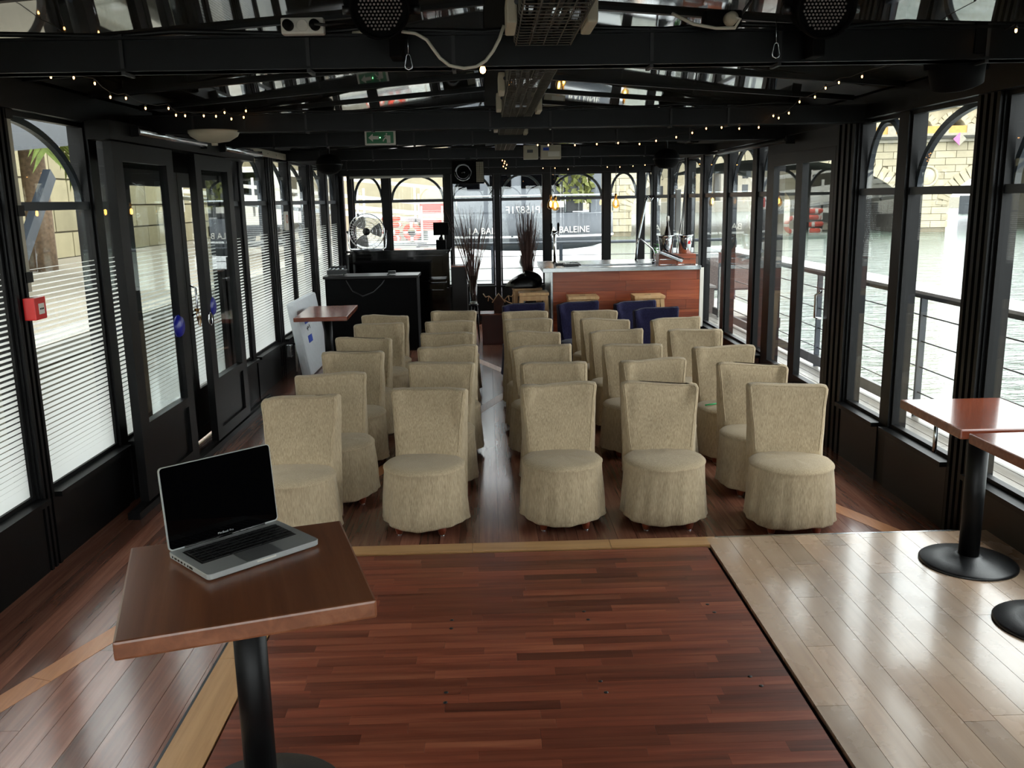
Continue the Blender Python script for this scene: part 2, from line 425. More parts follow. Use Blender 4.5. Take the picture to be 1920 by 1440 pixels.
def window(side, a, b, arch='full', fil=False, z0=ZS, z1=ZH, label='', panel=True, rail=ZR):
    wn[0] += 1
    s = (a+b)/2; w = b-a
    root = thing('window_%d' % wn[0], label or 'tall glazed window', 'window', kind='structure', mw=FR[side] @ Matrix.Translation((s, 0, z0)))
    h = z1-z0; rz = rail-z0
    g = 0.004
    MB().box((0, 0.02, rz/2), (w, g, rz-0.02)).build('pane', M['glass'], root)
    MB().box((0, 0.02, (rz+h)/2+0.01), (w, g, h-rz-0.02)).build('pane', M['glass'], root)
    MB().box((0, 0.03, rz), (w, 0.045, 0.042)).build('transom', M['steelgrey'], root)
    fr = MB()
    for sx in (-1, 1): fr.box((sx*(w/2-0.011), 0.02, h/2), (0.022, 0.04, h))
    fr.box((0, 0.02, 0.011), (w-0.044, 0.04, 0.022)); fr.box((0, 0.02, h-0.011), (w-0.044, 0.04, 0.022)); fr.build('frame', M['black'], root)
    if arch:
        pts = arch_pts(arch, -w/2+0.02, w/2-0.02, rz, h-0.015)
        MB().bar([(x, 0.055, z) for x, z in pts], 0.034, 0.03, (0, 1, 0)).build('arch_bar', M['steelgrey'], root)
    if fil:
        MB().add([(-w/2+0.02, 0.014, 0.01), (w/2-0.02, 0.014, 0.01), (w/2-0.02, 0.014, 1.09), (-w/2+0.02, 0.014, 1.09)], [(0, 1, 2, 3)]).build('privacy_film', M['film'], root)
    if panel:
        MB().box((s, 0.0, z0/2), (w, 0.05, z0)).build('wainscot_panel', M['brownblack'] if side == 'right' else M['black'], walls[side])
        MB().box((s, -0.03, z0-0.012), (w+0.02, 0.075, 0.026)).build('sill', M['black'], walls[side])
    return root

# left wall ---------------------------------------------------------
wall('left', -2.6, 13.0, 'left wall of black painted posts and headers around glazed bays')
Lp = [(-1.5, .1), (-0.4, .1), (0.7, .1), (1.85, .1), (3.0, .1), (4.21, .13), (5.16, .10), (5.49, .09), (8.07, .10), (9.09, .22), (9.97, .09), (11.05, .26), (12.1, .12), (12.93, .16)]
for s, w in Lp: post('left', s, w, ridges=3 if w > .12 else 0)
lw = [(-2.6, -1.55, 'full'), (-1.45, -.45, 'full'), (-.35, .65, 'full'), (.75, 1.8, 'full'), (1.9, 2.95, 'full'), (3.05, 4.145, 'full'), (4.275, 5.11, 'fall'), (5.21, 5.445, 'rise'), (7.62, 8.02, 'fall'), (8.12, 8.98, 'full'), (9.2, 9.925, 'fall'), (10.015, 10.92, 'fall'), (11.18, 12.04, 'fall'), (12.16, 12.85, 'full')]
for k, (a, b, ar) in enumerate(lw):
    window('left', a, b, ar, True, label='left side window with striped privacy film, bay %d from the front' % (k+1))

# outer double door with film behind the two inner sliding panels
def leaf(name, side, a, b, y, z1, label, glass0, filmz=True, th=0.045, stile=0.085, z0=0.03, top=0.1, mat='black', lowmat='black'):
    s = (a+b)/2; w = b-a
    root = thing(name, label, 'door', kind='structure', mw=FR[side] @ Matrix.Translation((s, y, z0)))
    f = MB()
    for sx in (-1, 1): f.box((sx*(w/2-stile/2), 0, (z1-z0)/2), (stile, th, z1-z0))
    f.box((0, 0, z1-z0-top/2), (w-2*stile, th, top)); f.box((0, 0, glass0-z0-0.03), (w-2*stile, th, 0.06)); f.box((0, 0, 0.04), (w-2*stile, th, 0.08)); f.build('door_frame', M[mat], root)
    MB().box((0, 0.004, (glass0-z0-0.06+0.08)/2), (w-2*stile, th*0.4, glass0-z0-0.14)).build('kick_panel', M[lowmat], root)
    MB().box((0, 0, (glass0+z1-top)/2-z0), (w-2*stile, 0.004, z1-top-glass0)).build('pane', M['glass'], root)
    if filmz: MB().add([(-w/2+stile, 0.01, glass0-z0+.01), (w/2-stile, 0.01, glass0-z0+.01), (w/2-stile, 0.01, 1.43), (-w/2+stile, 0.01, 1.43)], [(0, 1, 2, 3)]).build('privacy_film', M['film'], root)
    return root
d1 = leaf('door_1', 'left', 5.56, 6.48, 0.02, 1.98, 'outer glazed door leaf with striped film, nearer half', 0.40)
d2 = leaf('door_2', 'left', 6.49, 7.41, 0.02, 1.98, 'outer glazed door leaf with striped film, farther half', 0.40)
MB().tube([(-0.42, -0.03, 0.93), (-0.42, -0.07, 0.95), (-0.42, -0.07, 1.13), (-0.42, -0.03, 1.15)], 0.008).build('pull_handle', M['chrome'], d2)
MB().box((6.5, 0.02, 2.09), (2.0, 0.08, 0.22)).build('door_header', M['blackmatte'], walls['left'])
post('left', 7.52, .2); 
d3 = leaf('door_3', 'left', 5.02, 5.93, -0.155, 2.1, 'inner sliding glass door panel pushed towards the stage', 0.50, False, 0.05, 0.12, 0.05)
d4 = leaf('door_4', 'left', 6.36, 7.22, -0.155, 2.1, 'inner sliding glass door panel pushed towards the piano', 0.50, False, 0.05, 0.12, 0.05)
MB().lathe([(0.001, 0), (0.07, 0.002), (0.075, 0.012), (0.06, 0.03), (0.001, 0.035)], 20, M=Matrix.Translation((0.33, 0, 0.93)) @ Matrix.Rotation(PI/2, 4, 'X')).build('round_pull', M['bluehandle'], d3)
MB().lathe([(0.001, 0), (0.07, 0.002), (0.075, 0.012), (0.06, 0.03), (0.001, 0.035)], 20, M=Matrix.Translation((-0.30, 0, 0.98)) @ Matrix.Rotation(PI/2, 4, 'X')).build('round_pull', M['bluehandle'], d4)
MB().tube([(-0.40+0.035*math.cos(t*PI/8), -0.03, 0.9+0.045*math.sin(t*PI/8)) for t in range(16)], 0.005, closed=True).build('ring_handle', M['chrome'], d4)
rail_ = MB().box((6.4, -0.155, 0.02), (3.1, 0.07, 0.04)); rail_.box((6.4, -0.155, 0.045), (3.1, 0.02, 0.02)); t_ = rail_.build('trim_1', M['black']); t_.matrix_world = FR['left']; tag(t_, 'black floor track for the inner sliding doors', 'track', kind='structure')
t_ = MB().box((6.45, -0.12, 2.16), (2.9, 0.13, 0.1)).build('trim_2', M['black']); t_.matrix_world = FR['left']; tag(t_, 'black overhead runner box for the inner sliding doors', 'trim', kind='structure')

# right wall (s = -Y) ------------------------------------------------
wall('right', -13.0, 2.6, 'right wall of black painted posts around tall river windows')
Rp = [(12.95, .12), (11.78, .1), (10.75, .1), (9.97, .12), (8.97, .12), (8.0, .12), (7.56, .14), (5.95, .34), (5.16, .12), (4.27, .22), (3.1, .12), (2.0, .1), (0.9, .1), (-0.3, .1), (-1.5, .1)]
for s, w in Rp: post('right', -s, w, ridges=4 if w > .2 else 0)
rw = [(12.89, 11.83, 'full'), (11.73, 10.8, 'full'), (10.7, 10.03, 'fall'), (9.91, 9.03, 'full'), (8.91, 8.06, 'full'), (7.94, 7.63, 'rise'), (5.78, 5.22, 'full'), (5.10, 4.38, 'rise'), (4.16, 3.16, 'full'), (3.04, 2.05, 'full'), (-.35, -1.45, 'full'), (-1.55, -2.6, 'full')]
for k, (a, b, ar) in enumerate(rw):
    window('right', -a, -b, ar, False, label='river side window, bay %d from the bar end' % (k+1))
for a_, b_ in ((1.95, .95), (.85, -.25)): MB().box((-(a_+b_)/2, 0, 1.1), (a_-b_, .05, 2.2)).build('dark_reflection_panel', M['black'], walls['right'])  # unseen closed bays, added so the laptop screen mirrors something dark
d5 = leaf('door_5', 'right', -7.49, -6.82, 0.0, 2.07, 'river side glass door leaf nearer the bar', 0.37, False, 0.05, 0.07, 0.02, 0.09)
d6 = leaf('door_6', 'right', -6.82, -6.12, 0.0, 2.07, 'river side glass door leaf nearer the stage', 0.37, False, 0.05, 0.07, 0.02, 0.09)
MB().tube([(0.25, -0.03, 0.86), (0.25, -0.075, 0.87), (0.25, -0.075, 1.03), (0.31, -0.06, 1.06)], 0.009).build('pull_handle', M['chrome'], d6)
MB().box((-6.8, 0.02, 2.14), (1.4, 0.1, 0.14)).build('door_header', M['black'], walls['right'])
MB().cyl((-4.39, -0.09, 0.42), (-4.39, -0.09, 0.58), 0.011).build('door_bolt', M['steel'], walls['right'])

# back wall (s = X) --------------------------------------------------
wall('back', -2.12, 2.5, 'back wall of slim black posts with arched windows', 2.12)
for s, w in ((-2.08, .1), (-1.94, .07), (-1.42, .095), (-.54, .095), (.16, .085), (.88, .09), (1.74, .085), (2.24, .08), (2.46, .08)): post('back', s, w, z1=2.12)
for k, (a, b, fi) in enumerate(((-1.9, -1.47, True), (-1.37, -.59, True), (-.49, .115, False), (.205, .835, False), (.925, 1.695, False), (1.785, 2.2, False), (2.28, 2.42, False))):
    wdw = window('back', a, b, 'full', fi, z0=0.53, z1=2.12, label='arched end wall window, number %d from the piano side' % (k+1))
    if k == 3:
        tm = text_mesh('P15871F', 0.145, 0.0, mirror=True); me = link('lettering', tm, M['vinyl'], wdw); me.matrix_local = Matrix.Translation((0.015, 0.028, 1.07)) @ Matrix.Rotation(PI/2, 4, 'X')
        me['label'] = 'white registration lettering seen from behind'
# front wall behind the camera: glazed as well
wall('front', -2.4, 2.25, 'front end wall of black posts behind the stage')
for s in (-2.3, -1.2, 0, 1.1, 2.15): post('front', s, .1)
for k, (a, b) in enumerate(((-2.25, -1.25), (-1.15, -.05), (.05, 1.05), (1.15, 2.1))): window('front', a, b, 'full', False, label='front end window, number %d' % (k+1))

# ------------------------------------------------------------------ roof: beams, ridge, rafters, dark glass panels
XM, ZE, ZRG = 0.09, 2.31, 2.50
rf = tag(MB().box((XM, 5.2, ZRG+0.03), (0.16, 15.6, 0.06)).build('ceiling', M['blackmatte']), 'low pitched roof of dark tinted glass between black rafters', 'ceiling', kind='structure')
sl = [(-2.32, XM), (2.5, XM)]
ys = [-2.6, -1.8, -1.0, -.2, .6, 1.4, 2.2, 3.0, 3.72, 4.42, 5.12, 5.82, 6.52, 7.22, 7.92, 8.62, 9.32, 10.02, 10.72, 11.42, 12.12, 13.0]
for xe, xm in sl:
    d = Vector((xm-xe, 0, ZRG-ZE)); L = d.length; mid = Vector(((xm+xe)/2, 0, (ZRG+ZE)/2)); ang = -math.atan2(d.z, d.x) if d.x > 0 else -math.atan2(-d.z, -d.x)
    for a, b in zip(ys[:-1], ys[1:]):
        o = MB().box((0, 0, 0), (L, b-a, 0.01)).build('roof_pane', M['roofglass'], rf, (mid.x, (a+b)/2, mid.z+0.03)); o.rotation_euler = (0, ang, 0)
    for a in ys:
        o = MB().box((0, 0, 0), (L, 0.03, 0.022)).build('rafter', M['black'], rf, (mid.x, a, mid.z+0.02)); o.rotation_euler = (0, ang, 0)
tn = 2
for yb, zb in ((3.1, 2.18), (5.65, 2.18), (7.15, 2.18), (9.5, 2.18), (11.75, 2.165), (0.6, 2.18), (-1.5, 2.18)):
    tn += 1
    b = MB(); b.box((0.09, yb, zb+0.052), (4.6, 0.07, 0.104)); b.box((0.09, yb, zb+0.004), (4.6, 0.10, 0.008)); b.box((0.09, yb, zb+0.102), (4.6, 0.10, 0.008))
    o = b.build('trim_%d' % tn, M['black']); tag(o, 'black steel tie beam across the room, number %d from the camera end' % (tn-2), 'beam', kind='structure')
    tie = MB()
    for k in range(7):
        xx = -1.7+k*0.55+0.1*math.sin(k*3+yb); tie.box((xx, yb, zb+0.052), (0.012, 0.085, 0.125))
    tie.build('cable_tie', M['cable_black'], o)
    pts = [(-2.0+0.2*k, yb-0.02, zb+0.118+0.008*math.sin(k*2.1+yb)) for k in range(21)]
    MB().tube(pts, 0.009, 6).build('cable_run', M['cable_black'], o)

# ------------------------------------------------------------------ slipcovered chairs
def sgnpow(v, p): return math.copysign(abs(v)**p, v)
def seat_cover(seed):
    rng = random.Random(seed); ph = [rng.uniform(0, 6.28) for _ in range(6)]; n = 84
    pleat = rng.uniform(0.4, 1.3)
    prof = [(0.048, .236), (0.052, .240), (0.06, .2395), (0.075, .236), (.12, .233), (.18, .229), (.24, .2245), (.285, .2215), (.315, .2195), (.333, .2195), (.340, .2225), (.347, .2225), (.352, .217), (.360, .208), (.366, .190), (.371, .15), (.374, .10), (.375, .04)]
    rings = []
    for z, r in prof:
        t = max(0, (0.345-z)/0.3); ring = []
        for i in range(n):
            a = 2*PI*i/n
            fold = 0.0045*math.sin(4*a+ph[0])*t + 0.0035*math.sin(9*a+ph[1])*t + 0.004*math.sin(17*a+ph[2]+2*t)*t**0.5
            if 0.1 < t < 0.75: fold += pleat*0.0035*math.sin(23*a+ph[3]+5*t)*math.sin(PI*(t-0.1)/0.65)*max(0, math.sin(2*a+ph[4]))
            x_, y_ = math.cos(a), math.sin(a)
            nz = 0.004*noise.noise(Vector((x_*3+seed, y_*3, z*7)))
            rr = r+fold+nz
            zz = z + (0.006*math.sin(3*a+ph[5])*min(1, t*1.2) if t > 0.5 else 0) + 0.003*noise.noise(Vector((x_*2, y_*2+seed, 3)))
            if y_ > 0.3: rr *= 1-0.10*(y_-0.3)
            ring.append((x_*rr, y_*rr, zz))
        rings.append(ring)
    b = MB(); b.loft(rings, True, True)
    return b.mesh('seat_cover')
def back_cover(seed):
    rng = random.Random(seed*7+1); n = 96
    lv = [0.055, .065, .10, .16, .22, .28, .32, .35, .38, .41, .45, .49, .53, .57, .61, .64, .665, .685, .70, .712]
    rings = []; sag = rng.uniform(-0.012, 0.012); dg = rng.choice((-1, 1)); ws = rng.uniform(0.6, 1.6); q1, q2 = rng.uniform(0, 6), rng.uniform(0, 6)
    def sect(z, su=1.0, sv=1.0, zo=0.0):
        t = (z-0.05)/0.68; ring = []
        tf = max(0, min(1, (z-0.33)/0.38))
        wf = 0.345+0.08*tf; wr = 0.425+0.015*t
        if z < 0.33: wf = 0.345
        yf = 0.10+0.085*max(0, (z-0.3)/0.42) if z > 0.3 else 0.10; yr = 0.205+0.055*t
        ym = (yf+yr)/2
        for i in range(n):
            a = 2*PI*i/n+PI/n
            u = sgnpow(math.cos(a), 0.2); v = sgnpow(math.sin(a), 0.3)
            k = (v+1)/2
            hw = (wf+(wr-wf)*k)/2
            x_ = u*hw*su; y_ = ym+(yf+(yr-yf)*k-ym)*sv
            front = max(0, -v)
            y_ -= 0.016*front*abs(u)**2.5*tf
            # wrinkles of the loose cover
            wr1 = noise.noise(Vector((x_*6+seed*3.1, z*5+dg*x_*8, seed)))
            wr2 = noise.noise(Vector((x_*16+dg*z*10, z*9-x_*6, seed+5)))
            top = max(0, (z-0.50)/0.23)
            y_ += front*(0.010*wr1*ws + 0.011*wr2*(0.12+top)*ws + 0.005*top*math.sin(x_*55+q1+6*z)*ws*0.7)
            x_ += 0.004*noise.noise(Vector((z*9, seed, u)))
            zz = z+zo
            if z > 0.6:
                tt = (z-0.6)/0.12
                zz += tt*(sag*u + 0.006*math.sin(u*4+q2) - 0.006*abs(u)**10 + 0.004*noise.noise(Vector((u*5, seed, 1))))
            ring.append((x_, y_, zz))
        return ring
    for z in lv: rings.append(sect(z))
    for z, su, sv, zo in ((.712, .985, .86, .008), (.712, .97, .62, .0135), (.712, .955, .3, .0165), (.712, .94, .04, .0175)): rings.append(sect(z, su, sv, zo))
    b = MB(); b.loft(rings, True, True)
    il = min(range(n), key=lambda i: abs(math.atan2(math.sin(2*PI*i/n+PI/n-1.25*PI), math.cos(2*PI*i/n+PI/n-1.25*PI))))
    ir = min(range(n), key=lambda i: abs(math.atan2(math.sin(2*PI*i/n+PI/n-1.75*PI), math.cos(2*PI*i/n+PI/n-1.75*PI))))
    path = [rings[j][il] for j in range(8, 20)]+[rings[20][i] for i in range(il, ir+1, 2)]+[rings[j][ir] for j in range(19, 7, -1)]
    return b.mesh('back_cover'), MB().tube(path, .0032, 6).mesh('piping')
leg_me = MB().lathe([(0.013, 0), (0.013, 0.006), (0.017, 0.008), (0.023, 0.03), (0.025, 0.05), (0.022, 0.058), (0.022, 0.11)], 16).mesh('leg')
glide_me = MB().lathe([(0.015, 0), (0.0155, 0.004), (0.014, 0.006)], 14).mesh('glide')
def make_chair(seed, mat, label, group):
    t = thing('slipcover_chair', label, 'chair', group=group)
    link('seat_cover', seat_cover(seed), mat, t); bc, pp = back_cover(seed); bco = link('back_cover', bc, mat, t); link('piping', pp, mat, bco)
    for sx in (-1, 1):
        for sy in (-0.165, 0.14):
            lg = link('leg', leg_me, M['leg_wood'], t, (sx*0.115, sy, 0))
            if sy < 0: link('glide', glide_me, M['chrome'], lg)
    return t
ordn = ['first', 'second', 'third', 'fourth', 'fifth', 'sixth']
colname = ['column nearest the striped windows', 'column just left of the aisle', 'column just right of the aisle', 'column second from the river windows', 'column nearest the river windows']
tops = [[(-1.03, 4.75), (-.98, 5.38), (-.955, 6.15), (-.965, 6.79), (-.945, 7.60), (-.955, 8.18)],
        [(-.34, 4.89), (-.31, 5.65), (-.30, 6.31), (-.33, 7.0), (-.34, 7.71), (-.33, 8.37)],
        [(.385, 4.91), (.41, 5.57), (.375, 6.27), (.355, 6.96), (.345, 7.74), (.345, 8.29)],
        [(.955, 4.87), (1.05, 5.60), (1.02, 6.21), (1.01, 6.95), (1.01, 7.61), (.99, 8.22)],
        [(1.64, 4.75), (1.63, 5.37), (1.63, 6.05), (1.62, 6.86), (1.62, 7.60)]]
rots = [[-5, 14, 4, 3, 10, 6], [-7, -3, 2, -2, 3, 4], [0, 1, -2, 0, 1, 3], [-3, 4, -4, -2, 0, -1], [-9, -6, -3, -4, -2]]
protos = []
GB = 'beige slipcovered chairs in rows facing the stage'
for ci in range(5):
    for ri, (tx, ty) in enumerate(tops[ci]):
        lab = 'beige slipcovered chair, %s row from the stage, %s' % (ordn[ri], colname[ci])
        r = math.radians(rots[ci][ri]); off = Vector((0.235*math.sin(r), -0.235*math.cos(r)))
        loc = (tx+off.x, ty+off.y, 0)
        k = (ci*3+ri*2) % 9
        if len(protos) < 9:
            p = make_chair(len(protos)+3, M['beige'], lab, GB); p.location = loc; p.rotation_euler = (0, 0, r); protos.append(p)
        else: dup(protos[(ci*4+ri*5) % 9], loc, r, lab)
GN = 'navy slipcovered chairs in front of the bar'
np_ = make_chair(41, M['navy'], 'navy slipcovered chair beside the stools left of the bar', GN); np_.location = (.354, 8.66, 0)
for x_, y_, r_, lb in ((.93, 8.70, 6, 'navy slipcovered chair before the bar, near its left stool'), (1.50, 8.66, 5, 'navy slipcovered chair half hidden before the right hand bar stool'), (1.575, 8.09, -3, 'navy slipcovered chair standing alone in front of the other navy one')):
    dup(np_, (x_, y_, 0), math.radians(r_), lb)

# green pen on a seat
pen = thing('pen', 'green ballpoint pen lying on a beige chair seat', 'pen', (1.50, 5.76, 0.378), math.radians(25))
MB().cyl((-0.07, 0, 0.005), (0.055, 0, 0.005), 0.005).build('barrel', plain('green_plastic', c(20, 150, 80), 0.3), pen); MB().cyl((0.055, 0, 0.005), (0.07, 0, 0.005), 0.0045, 0.001).build('tip', M['chrome'], pen)

# ------------------------------------------------------------------ pedestal tables
def ped_table(name, label, loc, rz, size, zt, mat, disc=0.215, th=0.04, group=None, col=0.042):
    t = thing(name, label, 'table', loc, rz, group)
    h = zt-loc[2]
    MB().box((0, 0, h-th/2), (size[0], size[1], th), bev=0.006).build('table_top', mat, t)
    MB().lathe([(disc, 0), (disc, 0.008), (disc-0.008, 0.014), (disc*0.6, 0.022), (0.06, 0.035), (col+.006, 0.042)], 48).build('base_disc', M['castiron'], t)
    MB().lathe([(col, 0.03), (col, h-th-0.008)], 24).build('column', M['black'], t)
    MB().box((0, 0, h-th-0.005), (size[0]*0.45, size[1]*0.45, 0.008)).build('top_plate', M['black'], t)
    return t
ped_table('pedestal_table', 'dark wood pedestal table carrying the open laptop', (-0.64, 2.14, SH), math.radians(17.5), (0.575, 0.575), 0.83, M['table_wood'], 0.225, 0.045)
ped_table('pedestal_table', 'reddish pedestal table against the river windows, farther one', (2.085, 3.60, SH), math.radians(-1), (0.455, 0.545), 0.83, M['table_wood_r'], 0.2, 0.04, 'pedestal tables by the river windows')
ped_table('pedestal_table', 'reddish pedestal table nearest the camera at the right edge', (2.085, 3.01, SH), math.radians(1), (0.45, 0.545), 0.83, M['table_wood_r'], 0.2, 0.04, 'pedestal tables by the river windows')
ped_table('pedestal_table', 'small wooden table with worn corner beside the leaning white board', (-1.60, 8.80, 0), math.radians(2), (0.50, 0.95), 0.70, M['table_wood_r'], 0.2, 0.04)

# ------------------------------------------------------------------ laptop
lp = thing('laptop', 'open silver laptop with black screen on the dark table', 'laptop', (-0.672, 2.272, 0.8305), math.radians(43.5))
LW, LD, LH = 0.325, 0.227, 0.017
def rrect(w, h, r, n=6):
    return [(sx*(w/2-r)+r*math.cos(a0+i*PI/2/n), sy*(h/2-r)+r*math.sin(a0+i*PI/2/n)) for sx, sy, a0 in ((1, 1, 0), (-1, 1, PI/2), (-1, -1, PI), (1, -1, 1.5*PI)) for i in range(n+1)]
bb_ = MB(); bb_.loft([[(x_, y_, z_) for x_, y_ in rrect(LW-d_, LD-d_, .013)] for z_, d_ in ((.002, .008), (.005, .001), (LH+.0008, 0), (LH+.002, .0015))], False); base = bb_.build('base', M['alu'], lp)
MB().box((0, 0.022, LH+0.0022), (0.278, 0.112, 0.0006)).build('keyboard_well', M['key'], base)
kme = MB().box((0, 0, 0), (0.0155, 0.0155, 0.002), bev=0.0006).mesh('key'); kme.materials.append(M['key'])
for row in range(6):
    n_ = 14 if row < 5 else 10
    ky = 0.072-row*0.0188; xx = -0.134
    for k in range(n_):
        wk = 1.0
        if row == 5 and k == 4: wk = 5.0
        if row < 5 and k == 13: wk = 1.25
        o = link('key', kme, None, base, (xx+0.0095*wk, ky, LH+0.0034), scale=(wk*1.12, 1.0 if row else 0.6, 1)); xx += 0.0192*wk
MB().box((0, -0.072, LH+0.0021), (0.105, 0.076, 0.0006)).build('trackpad', plain('trackpad_grey', c(150, 152, 152), 0.4, metal=0.7), base)
MB().box((0, -LD/2, LH*0.85), (0.055, 0.004, 0.004)).build('lid_notch', M['white'], base)
pt = MB()
for k, wd in enumerate((0.006, 0.012, 0.009, 0.009, 0.006, 0.006, 0.018)): pt.box((-LW/2-0.0002, 0.085-k*0.0175, LH/2+0.003), (0.001, wd, 0.005))
pt.build('port', M['screen'], base)
MB().cyl((-0.12, LD/2-0.006, LH+0.003), (0.12, LD/2-0.006, LH+0.003), 0.006).build('hinge', M['screen'], base)
lid = bpy.data.objects.new('lid', MB().prism(rrect(LW, .227, .011), 0, .0065, Matrix.Translation((0, 0, .1135)) @ Matrix.Rotation(PI/2, 4, 'X')).mesh('lid')); COL.objects.link(lid); lid.data.materials.append(M['alu'])
lid.parent = lp; lid.location = (0, LD/2-0.004, LH+0.003); lid.rotation_euler = (math.radians(-5), 0, 0)
MB().prism(rrect(LW-.005, .221, .009), .0062, .0074, Matrix.Translation((0, 0, .1145)) @ Matrix.Rotation(PI/2, 4, 'X')).build('screen', M['screen'], lid)
tm = link('lettering', text_mesh('MacBook Pro', 0.0085, 0.0001), M['alu'], lid); tm.matrix_local = Matrix.Translation((0, -0.0076, 0.012)) @ Matrix.Rotation(PI/2, 4, 'X')

# ------------------------------------------------------------------ bar
bar = thing('bar_counter', 'long bar with cherry wood board front and steel worktop', 'bar', (0, 9.5, 0))
MB().box((1.49, 0.55, 0.49), (1.57, 1.02, 0.98)).build('carcass', M['blackmatte'], bar)
z = 0.02; k = 0
while z < 0.96:
    xx = 0.70 - random.uniform(0, .5)
    while xx < 2.285:
        L = random.uniform(.45, .95); a, b_ = max(xx, .70), min(xx+L, 2.285)
        if b_-a > .02: piece('board', ((a+b_)/2, 0.03, z+0.0535), (b_-a-0.0015, 0.02, 0.1055), M['bar_plank'], bar)
        xx += L
    z += 0.107
wt = MB().box((1.44, 0.14, 1.005), (1.70, 0.32, 0.045), bev=0.003).box((1.44, 1.0, 1.005), (1.70, 0.26, 0.045), bev=0.003).box((0.74, 0.56, 1.005), (0.3, 0.56, 0.045)).box((2.065, 0.56, 1.005), (0.45, 0.56, 0.045)); wt.build('worktop', M['steel'], bar)
MB().box((0.69, 0.55, 0.49), (0.02, 1.0, 0.98)).build('end_panel', M['steel'], bar)
MB().box((1.37, 0.56, 0.90), (0.96, 0.56, 0.02)).box((0.9, .56, .95), (.02, .56, .1)).box((1.84, .56, .95), (.02, .56, .1)).build('sink_basin', M['steel'], bar)
MB().box((1.42, 0.5, 1.035), (0.78, 0.5, 0.015), bev=.003).build('lid_plate', M['steel'], bar)
MB().box((2.312, 0.04, 0.68), (0.04, 0.02, 0.64)).build('white_edge_strip', M['white'], bar)
zc = 1.028
fa = thing('tap', 'bent steel swan neck tap on the bar worktop', 'tap', (1.86, 9.9, zc))
MB().tube([(0, 0, 0), (0, 0, .12), (-.02, 0, .16), (-.15, 0, .27), (-.17, 0, .275), (-.185, 0, .25), (-.187, 0, .22)], 0.009).build('spout', M['chrome'], fa); MB().lathe([(.022, 0), (.022, .03), (.012, .04)], 16).build('collar', M['chrome'], fa)
sp = thing('spray_hose', 'tall steel spray hose standing behind the bar sink', 'hose', (1.72, 10.3, zc))
MB().tube([(0, 0, 0), (.02, 0, .2), (.07, 0, .45), (.11, 0, .66), (.12, 0, .72)], 0.012).build('hose', M['steel'], sp); MB().tube([(.12, 0, .70), (.14, 0, .74), (.17, 0, .68), (.19, 0, .72)], 0.011).build('hook', M['steel'], sp)
bt = thing('beer_tap', 'chrome beer tap column with two black handles', 'beer tap', (.775, 10.2, zc))
MB().lathe([(.035, 0), (.035, .01), (.018, .02), (.018, .3), (.03, .33), (.03, .37)], 18).build('column', M['chrome'], bt)
for sx in (-1, 1):
    MB().tube([(sx*.02, -.02, .34), (sx*.04, -.05, .35), (sx*.045, -.06, .31)], .008).build('spout', M['chrome'], bt); MB().lathe([(.006, .36), (.012, .38), (.014, .44), (.008, .46)], 12, cc=(sx*.04, -.02, 0)).build('handle', M['blackmatte'], bt)
def bucket(loc, label, logo):
    b = thing('ice_bucket', label, 'bucket', loc, group='steel ice buckets on the bar')
    MB().lathe([(.062, 0), (.066, .004), (.083, .16), (.088, .19), (.092, .195), (.088, .198), (.082, .19), (.06, .01)], 32, cap=False).lathe([(.001, .008), (.06, .008)], 32, cap=False).build('bucket_body', M['chrome'], b)
    for s_ in (-1, 1): MB().tube([(-.02, s_*.08, .15), (-.015, s_*.108, .15), (.015, s_*.108, .15), (.02, s_*.08, .15)], .005).build('side_handle', M['chrome'], b)
    if logo: MB().box((.03, -.074, .12), (.028, .006, .035)).build('emblem', M['red'], b)
    return b
bucket((1.96, 9.75, zc+.115), 'steel ice bucket on the wooden crate with a bottle in it', False); bucket((2.17, 9.76, zc+.115), 'steel ice bucket with red emblem beside the window', True)
for xx, lb in ((1.965, 'brown wooden crate under the left ice bucket'), (2.17, 'brown wooden crate under the red emblem bucket')):
    b = thing('wooden_crate', lb, 'crate', (xx, 9.75, zc), group='wooden crates on the bar')
    for k in range(2): MB().box((0, -.095, .03+k*.055), (.2, .012, .048)).build('slat', M['bar_plank'], b)
    MB().box((0, 0, .107), (.2, .2, .012)).build('top_board', M['bar_plank'], b)
    for sx in (-1, 1): MB().box((sx*.094, 0, .05), (.012, .18, .1)).build('side_board', M['bar_plank'], b)
bo = thing('bottle', 'dark bottle standing in the left ice bucket', 'bottle', (1.98, 9.77, zc+.125))
MB().lathe([(.035, 0), (.038, .02), (.038, .19), (.02, .27), (.014, .29), (.014, .37), (.016, .38)], 20).build('bottle_body', plain('dark_bottle_glass', c(30, 22, 18), .1), bo); MB().lathe([(.0385, .08), (.0385, .17)], 20, cap=False).build('bottle_label', M['white'], bo)
MB().lathe([(.0165, .34), (.0165, .39), (.01, .395)], 16).build('foil_cap', M['white'], bo)
tr = thing('steel_tray', 'stack of flat steel trays leaning on the bar crates', 'tray', (1.98, 9.6, zc+.09)); o = MB().box((0, 0, 0), (.26, .12, .03), bev=.004).build('tray_body', M['steel'], tr); o.rotation_euler = (0, math.radians(22), 0)
o = MB().box((.02, 0, .03), (.24, .11, .012), bev=.003).build('upper_tray', M['castiron'], tr); o.rotation_euler = (0, math.radians(22), 0)
for k, (xx, yy) in enumerate(((0.84, 9.93), (0.92, 9.78))):
    dt = thing('drip_tray', 'dark drip tray on the bar corner, %s one' % ('rear' if k == 0 else 'front'), 'tray', (xx, yy, zc), group='drip trays'); MB().box((0, 0, .012), (.17, .11, .024), bev=.004).build('tray_body', M['castiron'], dt)
    for j in range(5): MB().box((-.06+j*.03, 0, .026), (.012, .09, .004)).build('grille_bar', M['steel'], dt)
pl = thing('herb_pot', 'small pot of green herbs beside the bar tap', 'plant', (1.92, 10.02, zc))
